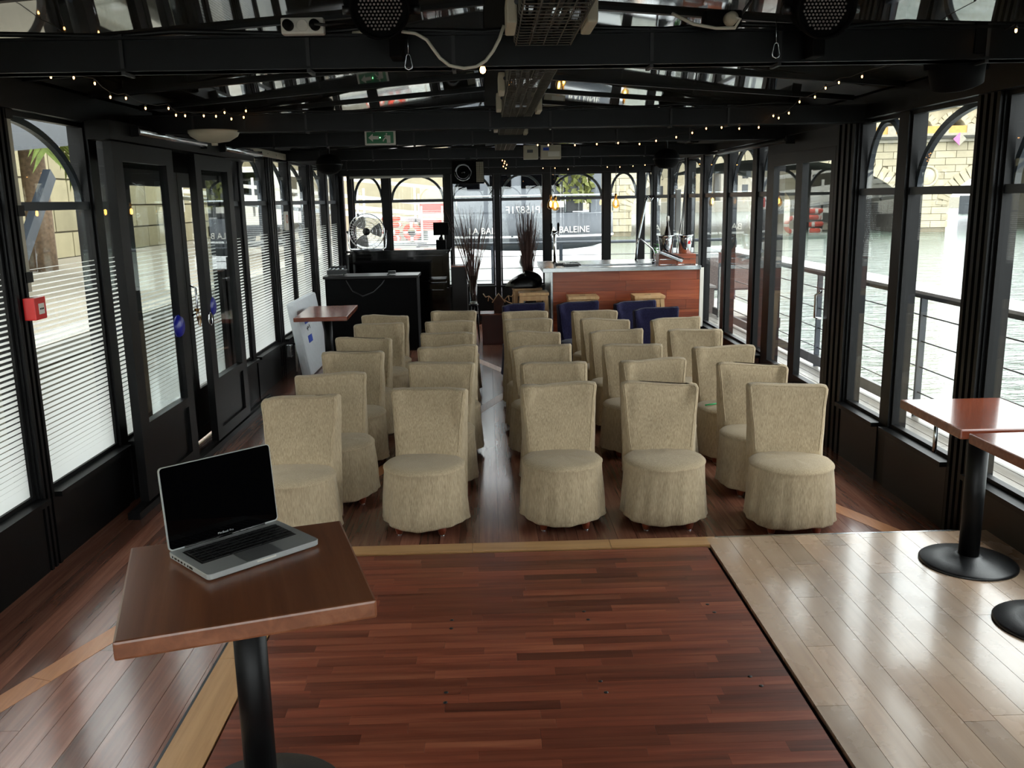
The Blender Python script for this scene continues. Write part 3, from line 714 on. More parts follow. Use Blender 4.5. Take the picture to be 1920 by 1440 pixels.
MB().lathe([(.03, 0), (.04, .06), (.042, .065)], 16).build('pot', M['pine'], pl); lf = MB()
for k in range(60):
    a = random.uniform(0, 6.28); q = random.uniform(.01, .07); h = random.uniform(.06, .2); p = Vector((q*math.cos(a), q*math.sin(a), h)); e = Vector((math.cos(a), math.sin(a), .5))*.03; sd = Vector((-math.sin(a), math.cos(a), 0))*.01
    lf.add([p, p+e*.5+sd, p+e, p+e*.5-sd], [(0, 1, 2, 3)])
tag(lf.build('leaves', plain('herb_green', c(70, 140, 60), .6), pl), kind='stuff')
cb = thing('power_cable', 'thin black cables hanging down the post at the bar corner', 'cable', (2.2, 9.95, zc))
MB().tube([(0, 0, 0), (-.01, .1, .15), (.03, .2, .45), (.06, .25, .8), (.05, .25, 1.15)], .006).tube([(-.09, 0, 0), (-.05, .08, .2), (.02, .2, .5), (.055, .25, .85)], .005).build('cable', M['cable_black'], cb)
tp = thing('grey_speaker_panel', 'slim grey panel speaker fixed on the right bar post', 'speaker', (2.27, 10.62, 1.35)); MB().box((0, 0, .24), (.06, .05, .48), bev=.005).build('case', plain('grey_case', c(110, 110, 108), .5), tp); MB().box((0, 0, .485), (.07, .06, .012)).build('cap', M['white'], tp)

# wooden stools
def stool(loc, rz, label, h=.75):
    s = thing('bar_stool', label, 'stool', loc, rz, 'pale wooden bar stools')
    MB().box((0, 0, h-.015), (.32, .28, .032), bev=.006).build('seat', M['pine'], s)
    MB().box((0, 0, h+.0015), (.06, .018, .002)).build('grip_slot', M['castiron'], s)
    for sx in (-1, 1):
        for sy in (-1, 1): MB().bar([(sx*.17, sy*.145, 0), (sx*.13, sy*.11, h-.03)], .04, .035, (0, 1, 0)).build('leg', M['pine'], s)
        MB().box((sx*.155, 0, .28), (.022, .24, .035)).build('side_rail', M['pine'], s)
        MB().box((sx*.137, 0, h-.06), (.02, .2, .05)).build('side_apron', M['pine'], s)
    for sy in (-1, 1):
        MB().box((0, sy*.132, .2), (.28, .02, .035)).build('front_rail', M['pine'], s); MB().box((0, sy*.115, h-.06), (.24, .018, .05)).build('front_apron', M['pine'], s)
    return s
stool((.985, 9.22, 0), 0, 'beech stool at the bar behind the left navy chair', .76); stool((1.67, 9.22, 0), 0, 'beech stool at the bar behind the right navy chairs', .755)
stool((.49, 9.55, 0), 0, 'beech stool standing by the left end of the bar', .775); stool((.44, 10.0, 0), .05, 'beech stool under the black bag left of the bar', .78)
bag = thing('bag', 'slumped black cloth bag on a stool beside the bar', 'bag', (.40, 9.98, .783)); rg = []
for j in range(9):
    t = j/8; rg.append([((.20*math.cos(2*PI*i/28))*(math.cos(t*PI/2)**.6)*(1+.12*math.sin(3*2*PI*i/28+j*.5))+.02*t, (.14*math.sin(2*PI*i/28))*(math.cos(t*PI/2)**.6)*(1+.1*math.sin(5*2*PI*i/28)), .15*math.sin(t*PI/2)*(1+.25*math.sin(2*PI*i/28+1))) for i in range(28)])
MB().loft(rg).build('bag_body', plain('black_nylon', c(14, 14, 16), .35), bag); MB().tube([(-.14, -.1, .06), (-.05, -.15, .12), (.06, -.14, .13), (.15, -.1, .07)], .012).build('strap', M['blackmatte'], bag)

# ------------------------------------------------------------------ piano, desk, fan and things on them
pn = thing('upright_piano', 'black gloss upright piano against the end wall', 'piano', (-1.18, 12.1, 0))
PWd = 1.36
MB().box((0, .05, .56), (PWd-.06, .36, 1.08)).build('case', M['blackgloss'], pn)
MB().box((0, 0.02, 1.11), (PWd+.03, .44, .025), bev=.004).build('lid', M['blackgloss'], pn)
for sx in (-1, 1):
    MB().box((sx*(PWd/2-.02), -.06, .54), (.04, .5, 1.08)).build('side_panel', M['blackgloss'], pn)
    MB().box((sx*(PWd/2-.05), -.32, .31), (.06, .06, .62)).build('leg', M['blackgloss'], pn)
MB().box((0, -.25, .65), (PWd-.08, .24, .06)).build('key_bed', M['blackgloss'], pn); MB().box((0, -.24, .72), (PWd-.1, .2, .04), bev=.01).build('fallboard', M['blackgloss'], pn)
MB().box((0, -.145, .93), (PWd-.2, .015, .22)).build('music_desk', M['blackgloss'], pn); MB().box((0, -.14, .35), (PWd-.14, .015, .46)).build('lower_panel', M['blackgloss'], pn)
MB().box((0, -.16, .05), (PWd-.1, .08, .1)).build('toe_rail', M['blackgloss'], pn)
for sx in (-.06, 0, .06): MB().box((sx, -.24, .05), (.025, .1, .012)).build('pedal', M['brass'], pn)
bp = thing('brown_panel', 'dark brown wooden panel standing beside the piano', 'panel', (-.37, 11.85, 0)); MB().box((0, 0, .45), (.2, .3, .9), bev=.004).build('board', M['brownblack'], bp); MB().box((0, 0, .907), (.22, .32, .014)).build('top_board', M['table_wood_r'], bp)

M['bladegrey'] = plain('grey_metal_blade', c(128, 128, 126), .4, metal=.2)
fn = thing('floor_fan', 'chrome floor fan with three blades on the piano', 'fan', (-1.6, 12.05, 1.123))
fc = Vector((0, 0, .245)); FRr = .235
def ring(mb, r, y, tr_=.004): mb.tube([(fc.x+r*math.cos(t*2*PI/40), y, fc.z+r*math.sin(t*2*PI/40)) for t in range(40)], tr_, 6, True)
cg = MB()
for rr, yy in ((FRr, 0), (FRr, -.03), (.19, -.07), (.14, -.085), (.09, -.09), (.19, .05), (.12, .06)): ring(cg, rr, yy, .005 if rr == FRr else .0022)
for k in range(36):
    a = 2*PI*k/36; ca, sa = math.cos(a), math.sin(a)
    cg.tube([(fc.x+q*ca, y, fc.z+q*sa) for q, y in ((.05, -.092), (.14, -.085), (.19, -.07), (FRr, -.03), (FRr, 0), (.19, .05), (.12, .06))], .0014, 4)
cg.build('cage', M['chrome'], fn)
MB().lathe([(.001, -.03), (.045, -.025), (.05, .03), (.001, .04)], 20, M=Matrix.Translation((0, -.01, .245)) @ Matrix.Rotation(PI/2, 4, 'X')).build('hub', M['castiron'], fn)
for k in range(3):
    a0 = 2*PI*k/3+2.2; pts = []
    vs = []
    for j in range(7):
        for s_ in range(6):
            q = .04+.165*j/6; wdt = .62*math.sin(min(1, (j+1.2)/5)*PI*.62); a = a0+(s_/5-.5)*wdt*1.7
            vs.append((fc.x+q*math.cos(a), -.01+(s_/5-.5)*.06, fc.z+q*math.sin(a)))
    fs = [(j*6+s_, j*6+s_+1, j*6+s_+7, j*6+s_+6) for j in range(6) for s_ in range(5)]
    b = MB(); b.add(vs, fs, True); b.add([(x_, y_+.003, z_) for x_, y_, z_ in vs], [tuple(reversed(f)) for f in fs], True); b.build('blade', M['bladegrey'], fn)
st_ = MB(); st_.tube([(-.255, 0, .245), (-.25, 0, .1), (-.24, 0, .03), (-.2, -.06, .012), (0, -.06, .012), (.2, -.06, .012), (.24, 0, .03), (.25, 0, .1), (.255, 0, .245)], .01); st_.tube([(-.22, 0, .02), (-.19, .1, .012), (.19, .1, .012), (.22, 0, .02)], .009); st_.build('stand', M['chrome'], fn)
MB().cyl((-.27, 0, .245), (-.235, 0, .245), .014).cyl((.235, 0, .245), (.27, 0, .245), .014).build('pivot_knob', M['castiron'], fn)
mo = thing('desk_monitor', 'small black monitor above the loudspeaker on the piano', 'monitor', (-.615, 12.2, 1.123)); MB().box((0, 0, .26), (.21, .03, .17), bev=.004).build('screen', M['blackmatte'], mo); MB().box((0, .03, .09), (.03, .02, .18)).build('stem', M['blackmatte'], mo); MB().box((0, .03, .005), (.12, .08, .01)).build('foot', M['blackmatte'], mo)
sb = thing('small_speaker', 'small black loudspeaker standing on the piano end', 'speaker', (-.61, 12.0, 1.123)); MB().box((0, 0, .06), (.13, .1, .12), bev=.004).build('cabinet', M['blackmatte'], sb); MB().lathe([(.03, 0), (.03, .02), (.02, .035), (.02, .045)], 16, cc=(0, 0, .12)).build('tweeter', M['blackmatte'], sb)

dk = thing('black_desk', 'plain black reception desk in front of the piano', 'desk', (-1.38, 10.75, 0))
MB().box((0, -.2, .435), (1.08, .03, .87)).build('front_panel', M['blackmatte'], dk); MB().box((0, 0, .885), (1.12, .46, .03), bev=.003).build('top', M['brownblack'], dk)
for sx in (-1, 1): MB().box((sx*.525, .02, .435), (.03, .4, .87)).build('side_panel', M['blackmatte'], dk)
el = thing('audio_mixer', 'small audio mixer with cables on the desk corner', 'mixer', (-1.80, 10.72, .9))
MB().box((0, 0, .04), (.22, .16, .05), bev=.004).build('case', M['castiron'], el)
for k in range(8): MB().lathe([(.009, .065), (.008, .085)], 10, cc=(-.08+(k % 4)*.05, -.03+(k//4)*.05, 0)).build('knob', M['steel'], el)
MB().box((0, .06, .09), (.2, .02, .03)).build('upper_rail', M['castiron'], el)
MB().tube([(.08, -.06, .03), (.13, -.18, -.05), (.2, -.2, -.17), (.32, -.215, -.235), (.45, -.21, -.19), (.55, -.2, -.1), (.62, -.15, .01), (.66, -.1, .035)], .008).build('cable', M['castiron'], el)
MB().box((.66, -.07, .03), (.09, .06, .035), bev=.005).build('plug_block', M['castiron'], el)

# leaning white board with blue tape
wb = thing('foam_board', 'thick white foam board with two blue tapes leaning against the windows', 'board', (-1.87, 9.15, 0))
o = MB().box((0, .35, .39), (.1, 1.1, .78), bev=.03).build('slab', M['foam'], wb); o.rotation_euler = (0, math.radians(-9), 0)
for zz in (.56, .36):
    t_ = MB().box((.0515, .12, zz), (.002, .2, .075)).build('tape', M['blue'], o)
MB().tube([(.0525, .05+.02*k, .465+.018*math.sin(k*2.3)+.006*k*(k % 2)) for k in range(9)], .0022, 5).build('handwriting', M['castiron'], o)

# vases with dried branches
def vase(loc, label, n, hgt, spread, dense, vh, vr):
    v = thing('branch_vase', label, 'vase', loc)
    MB().lathe([(vr*.9, .0), (vr, .01), (vr*1.05, vh), (vr*1.0, vh), (vr*.95, .02)], 24, cap=False).build('glass_vase', M['vaseglass'], v)
    MB().lathe([(vr*.9, 0), (vr*.92, .03)], 24).build('vase_foot', M['white'], v)
    b = MB()
    for k in range(n):
        a = random.uniform(0, 2*PI); q = random.uniform(0, 1)**dense*spread; h = hgt*random.uniform(.72, 1.02)
        p0 = Vector((random.uniform(-.5, .5)*vr, random.uniform(-.5, .5)*vr, .04)); p3 = Vector((q*math.cos(a), q*math.sin(a)*.6, h)); bow = Vector((math.cos(a), math.sin(a), 0))*q*.12
        pts = [p0.lerp(p3, t)-bow*math.sin(t*PI)+Vector((noise.noise(Vector((k, t*3, 0))), noise.noise(Vector((k, t*3, 9))), 0))*.012*t for t in (0, .2, .4, .6, .8, 1)]
        b.tube(pts, [.0045, .0042, .0038, .003, .0024, .0014], 5)
        if k % 3 == 0:
            s_ = pts[3]; e = s_+Vector((random.uniform(-.12, .12), random.uniform(-.06, .06), random.uniform(.18, .32))); b.tube([s_, s_.lerp(e, .5)+Vector((.006, 0, 0)), e], [.0026, .002, .0012], 4)
    tag(b.build('branches', M['twig'], v), kind='stuff'); return v
v1 = vase((-.185, 11.25, .46), 'tall vase of loose dried branches beside the piano', 70, 1.22, .33, 1.0, .36, .05)
sd_ = thing('vase_stand', 'slender black stand with white foot collar under the left vase', 'stand', (-.185, 11.25, 0))
for a in (0.5, 2.6, 4.7): MB().cyl((.07*math.cos(a), .07*math.sin(a), 0), (.045*math.cos(a), .045*math.sin(a), .44), .012).build('leg', M['black'], sd_)
MB().lathe([(.06, .44), (.06, .458)], 20).build('plate', M['black'], sd_); MB().box((0, -.06, .36), (.12, .01, .03)).build('collar', M['white'], sd_)
v2 = vase((.475, 10.45, .45), 'vase of tightly packed reddish branches left of the bar', 130, 1.24, .17, .75, .42, .055)
pd = thing('plinth', 'small black plinth carrying the branch vase by the bar', 'plinth', (.475, 10.45, 0)); MB().box((0, 0, .22), (.2, .2, .44), bev=.005).build('body', M['blackmatte'], pd); MB().box((0, 0, .445), (.22, .22, .01)).build('top', M['black'], pd)
# wooden lantern on a red chest
ch = thing('red_chest', 'low dark red wooden chest at the end of the aisle', 'chest', (.09, 10.95, 0)); MB().box((0, 0, .185), (.34, .26, .37), bev=.004).build('body', plain('dark_red_paint', c(72, 22, 16), .35), ch); MB().box((0, 0, .379), (.38, .3, .018)).build('lid', M['table_wood_r'], ch)
ln = thing('wooden_lantern', 'small carved wooden lantern with a peaked roof on the chest', 'lantern', (.13, 10.93, .389))
MB().box((0, 0, .065), (.12, .12, .13), bev=.004).build('body', M['twig'], ln); MB().add([(-.075, -.075, .13), (.075, -.075, .13), (.075, .075, .13), (-.075, .075, .13), (0, -.075, .235), (0, .075, .235)], [(0, 1, 4), (2, 3, 5), (1, 2, 5, 4), (3, 0, 4, 5), (0, 3, 2, 1)]).build('roof', M['twig'], ln)
MB().bar([(-.08, -.077, .13), (0, -.077, .24), (.08, -.077, .13)], .012, .006, (0, 1, 0)).build('roof_edge', M['pine'], ln)
dw = MB()
for s_ in (-1, 1): dw.tube([(s_*.07, .02, .15), (s_*.12, .02, .2), (s_*.16, .0, .19), (s_*.19, .02, .23)], .006).tube([(s_*.12, .02, .2), (s_*.13, .0, .14)], .005)
dw.tube([(.07, 0, .15), (.12, 0, .12), (.2, .02, .09), (.24, .02, .085)], .006); dw.build('driftwood', M['pine'], ln)

# pendant bulbs near the end wall
def pendant(x_, y_, z_, label):
    p = thing('pendant_bulb', label, 'lamp', (x_, y_, z_), group='amber filament bulbs hanging over the bar')
    MB().lathe([(.012, .075), (.02, .06), (.045, .02), (.052, -.015), (.045, -.045), (.025, -.062), (.002, -.066)], 20, cap=False).build('bulb', M['amber'], p)
    MB().lathe([(.004, -.035), (.016, -.02), (.016, .03), (.004, .045)], 10).build('filament', M['filament'], p)
    MB().lathe([(.014, .07), (.017, .08), (.017, .12), (.006, .13)], 14).build('socket', M['brass'], p)
    MB().cyl((0, 0, .13), (0, 0, 2.53-abs(x_-.09)/2.41*.19-z_), .004, n=6).build('cord', M['cable_black'], p)
pendant(.885, 12.3, 1.68, 'glowing amber filament bulb, left of the close pair'); pendant(.915, 11.9, 1.665, 'glowing amber filament bulb, lower of the close pair'); pendant(1.76, 12.2, 1.68, 'glowing amber filament bulb hanging alone before the bridge')

# ------------------------------------------------------------------ things on the beams and walls
def par_can(loc, tilt, label):
    p = thing('stage_light', label, 'stage light', loc, group='round LED stage lights on the first beam')
    R_ = Matrix.Rotation(math.radians(90+tilt), 4, 'X')
    MB().lathe([(.06, -.12), (.075, -.1), (.085, -.02), (.09, 0), (.09, .03), (.084, .03), (.08, .004)], 36, M=R_, cap=False).lathe([(.001, -.12), (.06, -.12)], 24, M=R_, cap=False).build('housing', M['blackmatte'], p)
    MB().lathe([(.001, .004), (.081, .004)], 36, M=R_, cap=False).build('face_plate', M['blackmatte'], p)
    q = MB()
    for a in range(-7, 8):
        for b in range(-7, 8):
            xx, yy = a*.0115+(b % 2)*.00575, b*.010
            if xx*xx+yy*yy < .068**2: q.lathe([(.0038, .005), (.0034, .008), (.001, .0095)], 8, cc=(xx, yy, 0), M=R_)
    tag(q.build('led_lenses', M['led'], p), kind='stuff')
    MB().bar([(-.1, 0.03, -.01), (-.105, .03, .05), (-.06, .03, .12), (.06, .03, .12), (.105, .03, .05), (.1, .03, -.01)], .025, .004, (0, 1, 0)).build('yoke', M['blackmatte'], p)
    MB().box((0.03, .17, -.06), (.04, .12, .13), bev=.005).build('clamp', M['blackmatte'], p)
    for s_ in (-1, 1): MB().cyl((s_*.088, .03, 0), (s_*.118, .03, 0), .014, n=10).build('knob', M['castiron'], p)
M['led'] = plain('led_lens', c(150, 142, 138), .2, var=.1)
par_can((-.305, 2.86, 2.325), 12, 'round LED stage light left of the cable basket'); par_can((1.05, 2.86, 2.31), 12, 'round LED stage light right of the cable basket')
def strip(loc, rz, label):
    s_ = thing('power_strip', label, 'power strip', loc, rz); MB().box((0, 0, 0), (.135, .04, .05), bev=.006).build('body', M['white'], s_)
    for k in (-1, 0, 1):
        rg_ = Matrix.Translation((k*.042, -.0205, 0)) @ Matrix.Rotation(PI/2, 4, 'X'); w = MB().lathe([(.019, -.006), (.019, .001), (.0165, .001), (.0165, -.006)], 20, M=rg_, cap=False).build('socket_ring', M['white'], s_)
        MB().lathe([(.001, .0), (.0165, .0)], 20, M=rg_, cap=False).build('socket_well', M['white'] if k == 0 else M['blackmatte'], s_)
        if k: MB().lathe([(.017, 0), (.016, .025), (.006, .03)], 16, M=rg_).build('plug', M['blackmatte'], s_)
    MB().tube([(.045, -.05, 0), (.08, -.05, -.005), (.13, 0, .01), (.2, .05, .02)], .005).build('lead', M['cable_black'], s_)
o = strip((-.57, 3.02, 2.303), 0.0, 'white three socket power strip with two black plugs on the beam')
ps = thing('plug_adapter', 'black plug block with a white plug on the right of the first beam', 'adapter', (.77, 3.0, 2.305)); MB().box((0, 0, 0), (.12, .05, .05), bev=.006).build('block', M['blackmatte'], ps)
MB().lathe([(.022, 0), (.02, .03), (.008, .04)], 18, M=Matrix.Translation((.02, -.025, -.005)) @ Matrix.Rotation(PI/2, 4, 'X')).build('white_plug', M['dirtywhite'], ps); MB().tube([(-.16, .0, .02), (-.1, -.04, -.02), (-.03, -.05, -.035), (.03, -.05, -.035), (.045, -.055, -.01), (.02, -.06, -.003)], .005).build('white_lead', M['cable_white'], ps)
MB().tube([(.06, 0, .01), (.09, 0, .05), (.12, .02, .12)], .005).build('black_lead', M['cable_black'], ps)
cd_ = thing('extension_lead', 'white cable sagging in a loop below the first beam', 'cable', (0, 2.97, 0)); MB().tube([(-.42, .1, 2.292), (-.3, .02, 2.285), (-.21, 0, 2.27), (-.175, 0, 2.25), (-.155, 0, 2.222), (-.135, 0, 2.195), (-.105, 0, 2.172), (-.06, 0, 2.163), (-.02, 0, 2.168), (.01, 0, 2.185), (.035, 0, 2.215), (.055, 0, 2.25), (.07, 0, 2.29)], .0052).build('cable', M['cable_white'], cd_)

bk = thing('cable_basket', 'wire mesh cable basket with pale brackets under the roof ridge', 'cable tray', (.2, 0, 2.245))
lw_ = MB(); cw = MB()
for k in range(5): lw_.tube([(-.09+k*.045, 2.3, 0), (-.09+k*.045, 9.3, 0)], .0022, 5)
for sx in (-1, 1):
    for zz in (.04, .09): lw_.tube([(sx*.095, 2.3, zz), (sx*.095, 9.3, zz)], .0022, 5)
y = 2.3
while y < 9.3:
    cw.tube([(-.095, y, .1), (-.095, y, .012), (-.085, y, 0), (.085, y, 0), (.095, y, .012), (.095, y, 0.1)], .0018, 5); y += .045
M['wire'] = plain('galvanised_wire', c(92, 88, 80), .5, metal=.3)
tag(lw_.build('long_wires', M['wire'], bk), kind='stuff'); tag(cw.build('cross_wires', M['wire'], bk), kind='stuff')
for sx, yy in ((-1, 2.75), (1, 2.75), (-1, 4.35), (-1, 5.15), (1, 5.3), (-1, 6.7), (1, 7.0)):
    b = MB().box((sx*.115, yy, .035), (.03, .2, .085), bev=.006); b.box((sx*.105, yy, .035), (.012, .12, .06)); b.build('bracket', M['dirtywhite'], bk)
    MB().cyl((sx*.10, yy-.102, .05), (sx*.10, yy-.094, .05), .008, n=10).build('screw', M['castiron'], bk)
for k in range(4): MB().tube([(-.05+k*.03+.015*math.sin(j*1.3+k), 2.3+j*.35, .02+.012*math.sin(j*2+k)) for j in range(21)], .008, 6).build('cable', M['cable_black'], bk)
for yy in (3.4, 5.0, 6.6, 8.2): MB().cyl((0, yy, .1), (0, yy, .26), .006, n=6).build('hanger', M['black'], bk)

ex = thing('exit_sign', 'green emergency exit sign with white running figure and left arrow', 'sign', (-.80, 7.08, 2.235))
MB().box((0, 0, 0), (.235, .03, .108), bev=.003).build('case', M['white'], ex); MB().box((0, -.0155, 0), (.205, .002, .085)).build('green_panel', M['signgreen'], ex)
MB().prism([(-.09, 0), (-.055, .03), (-.055, .012), (-.01, .012), (-.01, -.012), (-.055, -.012), (-.055, -.03)], .0165, .0185, Matrix.Rotation(PI/2, 4, 'X')).build('arrow', M['white'], ex)
MB().box((.065, -.0172, -.012), (.028, .001, .055)).build('doorway', M['white'], ex)
fg = MB(); RX = Matrix.Rotation(PI/2, 4, 'X')
fg.lathe([(.006, .0166), (.006, .018)], 12, cc=(.05, .028, 0), M=RX); fg.bar([(.05, -.0172, .02), (.044, -.0172, 0), (.03, -.0172, -.012), (.022, -.0172, -.028)], .009, .001, (0, 1, 0)); fg.bar([(.044, -.0172, 0), (.056, -.0172, -.016), (.07, -.0172, -.018)], .008, .001, (0, 1, 0)); fg.bar([(.03, -.0172, .008), (.046, -.0172, .018), (.064, -.0172, .006)], .006, .001, (0, 1, 0)); fg.build('running_figure', M['white'], ex)
MB().lathe([(.004, .016), (.002, .02)], 10, M=RX).build('led', M['greenled'], ex)
sk = thing('hanging_speaker', 'black box loudspeaker with a grey chequered grille hung from the beam', 'speaker', (-.175, 9.36, 1.92))
MB().box((0, 0, .115), (.33, .16, .23), bev=.012).build('cabinet', M['blackmatte'], sk); RS = Matrix.Translation((-.05, -.081, .115)) @ Matrix.Rotation(PI/2, 4, 'X')
MB().lathe([(.085, 0), (.09, .006), (.08, .008), (.03, -.02), (.028, .0), (.001, .012)], 32, M=RS, cap=False).build('woofer', M['screen'], sk)
MB().tube([(-.05+.086*math.cos(PI+t*PI/14), -.088, .115+.086*math.sin(PI+t*PI/14)) for t in range(3, 12)], .003).build('chrome_arc', M['chrome'], sk)
gr = MB()
for a in range(6):
    for b in range(14): gr.box((.09+a*.0125, -.0805, .02+b*.0145), (.008, .004, .010))
tag(gr.build('grille_cells', M['dirtywhite'], sk), kind='stuff'); MB().box((0, .06, .25), (.05, .03, .06)).build('hanger', M['black'], sk)
for x0, wd, lb in ((.475, .15, 'white control box with a dark display on the fourth beam'), (.68, .21, 'white device box with a blue label on the fourth beam')):
    b = thing('control_box', lb, 'control box', (x0, 9.42, 2.225)); MB().box((0, 0, 0), (wd, .09, .14), bev=.005).build('case', M['dirtywhite'], b)
    MB().box((-.01 if wd < .2 else -.05, -.046, .01 if wd < .2 else .03), (.06, .003, .03)).build('display', M['blue'] if wd > .2 else M['castiron'], b)
    if wd > .2: MB().box((.03, -.046, -.02), (.12, .002, .05)).build('front_plate', M['white'], b)
for x0, lb in ((-1.53, 'round black ceiling loudspeaker at the striped window side'), (1.80, 'round black ceiling loudspeaker at the river side')):
    g = thing('round_speaker', lb, 'speaker', (x0, 9.0, 2.12), group='round black ceiling speakers'); MB().lathe([(.01, -.095), (.07, -.085), (.115, -.05), (.13, 0), (.118, .05), (.08, .085), (.02, .1)], 28).build('shell', M['blackmatte'], g); MB().cyl((0, 0, .08), (0, 0, .26), .012).build('stem', M['black'], g); MB().lathe([(.131, -.006), (.134, 0), (.131, .006)], 28, cap=False).build('rim', M['black'], g)
wl = thing('ceiling_lamp', 'white dome ceiling lamp hanging below the second beam', 'lamp', (-1.64, 5.62, 2.18)); MB().lathe([(.02, -.06), (.09, -.05), (.14, -.02), (.15, 0), (.15, .012)], 32).build('shade', M['dirtywhite'], wl); MB().lathe([(.018, -.075), (.02, -.055)], 12).build('finial', M['dirtywhite'], wl)
so = thing('spotlight', 'black tilted spotlight can hanging at the river side of the first beam', 'spotlight', (1.66, 3.22, 2.19)); Ms = Matrix.Rotation(math.radians(-14), 4, 'Y') @ Matrix.Rotation(math.radians(14), 4, 'X')
MB().lathe([(.06, -.085), (.085, -.075), (.1, .04), (.094, .04), (.078, -.05), (.02, -.06)], 32, M=Ms).build('can', M['blackmatte'], so); MB().bar([(-.1, 0, -.02), (-.108, 0, .04), (-.06, 0, .1), (.06, 0, .1), (.108, 0, .04), (.1, 0, -.02)], .03, .005, (0, 1, 0)).build('yoke', M['blackmatte'], so); MB().box((0, -.1, .06), (.05, .12, .1)).build('clamp', M['blackmatte'], so)
for x0, z0, lb in ((-.24, 2.17, 'steel carabiner hanging left on the first beam'), (.96, 2.19, 'steel carabiner hanging right on the first beam')):
    k = thing('carabiner', lb, 'carabiner', (x0, 3.03, z0), group='carabiners on the first beam')
    MB().tube([(-.010, 0, .004), (-.012, 0, .012), (-.007, 0, .04), (-.004, 0, .046), (.004, 0, .046), (.007, 0, .04), (.012, 0, .012), (.010, 0, .004), (0, 0, -.001)], .0022, 6, True).build('ring', M['steel'], k); MB().cyl((0, 0, .045), (0, .01, .125), .0012, n=5).build('wire', M['steel'], k)

def string_lights(name, pts, label, bulbs=None, skip=1):
    s_ = thing('string_lights', label, 'string lights', pts[0])
    P0 = Vector(pts[0]); rel = [Vector(p)-P0 for p in pts]
    up_ = [p+Vector((0, 0, .022)) for p in rel]; sm = []
    for a, b in zip(up_[:-1], up_[1:]):
        for t in (0, .5): sm.append(a.lerp(b, t)-Vector((0, 0, .008 if t else 0)))
    sm.append(up_[-1]); MB().tube(sm, .0018, 5).build('wire', M['cable_black'], s_)
    for p in rel:
        b = link('bulb', bulb_me, M['warm'], s_, p); link('socket', cap_me, M['cable_black'], s_, p)
    return s_
bulb_me = MB().lathe([(.001, -.007), (.003, -.005), (.0042, 0), (.003, .005)], 8).mesh('bulb'); cap_me = MB().lathe([(.0045, .005), (.005, .02), (.002, .023)], 7).mesh('socket')
SLp = [(-1.685, 3.3, 2.224), (-1.701, 3.443, 2.238), (-1.72, 3.753, 2.262), (-1.718, 3.954, 2.285), (-1.712, 4.145, 2.285), (-1.707, 4.288, 2.243), (-1.69, 4.426, 2.253), (-1.667, 4.603, 2.224), (-1.624, 4.808, 2.243), (-1.611, 4.875, 2.215), (-1.59, 4.956, 2.219), (-1.542, 5.123, 2.233), (-1.507, 5.233, 2.24), (-1.479, 5.309, 2.267), (-1.46, 5.371, 2.237), (-1.417, 5.481, 2.255), (-1.406, 5.5, 2.293)]
SRp = [(1.705, 2.95, 2.251), (1.782, 3.253, 2.268), (1.845, 3.5, 2.30), (1.886, 3.95, 2.318), (1.899, 4.161, 2.325), (1.893, 4.59, 2.322), (1.875, 4.841, 2.325), (1.861, 4.99, 2.315), (1.846, 5.104, 2.281), (1.818, 5.27, 2.273), (1.797, 5.384, 2.222), (1.773, 5.493, 2.204), (1.758, 5.55, 2.222), (1.697, 5.636, 2.162), (1.609, 5.754, 2.165), (1.524, 5.859, 2.181), (1.447, 5.951, 2.183), (1.375, 6.034, 2.163), (1.289, 6.129, 2.143), (1.176, 6.25, 2.129), (1.079, 6.349, 2.115), (0.948, 6.476, 2.132), (0.812, 6.603, 2.134), (0.666, 6.734, 2.137), (0.481, 6.893, 2.150), (0.404, 6.956, 2.155)]
SBp = [(0.745, 11.712, 2.143), (0.9, 11.712, 2.141), (1.069, 11.712, 2.125), (1.577, 11.712, 2.143), (1.74, 11.712, 2.14), (1.909, 11.712, 2.150), (2.065, 11.712, 2.160)]
string_lights('a', SLp, 'string of tiny warm lights along the striped window side'); string_lights('b', SRp, 'string of tiny warm lights swagging from the river side to mid room'); string_lights('c', SBp, 'short string of tiny warm lights over the bar')
string_lights('d', [(.18, 9.42, 2.15), (.20, 9.4, 2.12), (.19, 9.43, 2.09), (.215, 9.41, 2.07), (.205, 9.4, 2.14), (.225, 9.42, 2.105)], 'small cluster of warm lights in mid room beside the hanging speaker')
sb1 = thing('beam_lamp', 'single small warm lamp glowing under the first beam', 'lamp', (0.0, 3.05, 2.168)); link('bulb', MB().lathe([(.001, -.012), (.008, -.008), (.01, 0), (.007, .01)], 12).mesh('bulb'), M['warm'], sb1); MB().cyl((0, 0, .008), (0, 0, .03), .006, n=8).build('socket', M['cable_black'], sb1)

# left wall fittings
fp = thing('fire_call_point', 'red fire alarm call point on the front left post', 'alarm', mw=FR['left'] @ Matrix.Translation((4.24, -.033, 1.235)))
MB().box((0, -.03, .052), (.105, .055, .105), bev=.004).build('case', M['red'], fp); MB().box((.005, -.0585, .05), (.05, .003, .05)).build('glass_label', M['white'], fp)
for k in (-1, 0, 1): MB().box((.005+k*.013, -.0605, .05), (.008, .001, .008)).build('mark', M['blackmatte'], fp)
cdt = thing('conduit_strip', 'beige plastic conduit running up the front left post', 'conduit', mw=FR['left'] @ Matrix.Translation((4.295, -.012, 1.36))); MB().box((0, 0, .41), (.03, .025, .82)).build('strip', M['dirtywhite'], cdt)
for zz in (.07, .38, .82): MB().box((-.01, -.005, zz), (.06, .035, .05)).build('clip', M['black'], cdt)
ky = thing('key_bunch', 'bunch of keys hanging in the lock of the outer glass door', 'keys', mw=FR['left'] @ Matrix.Translation((6.53, -.03, 1.0)))
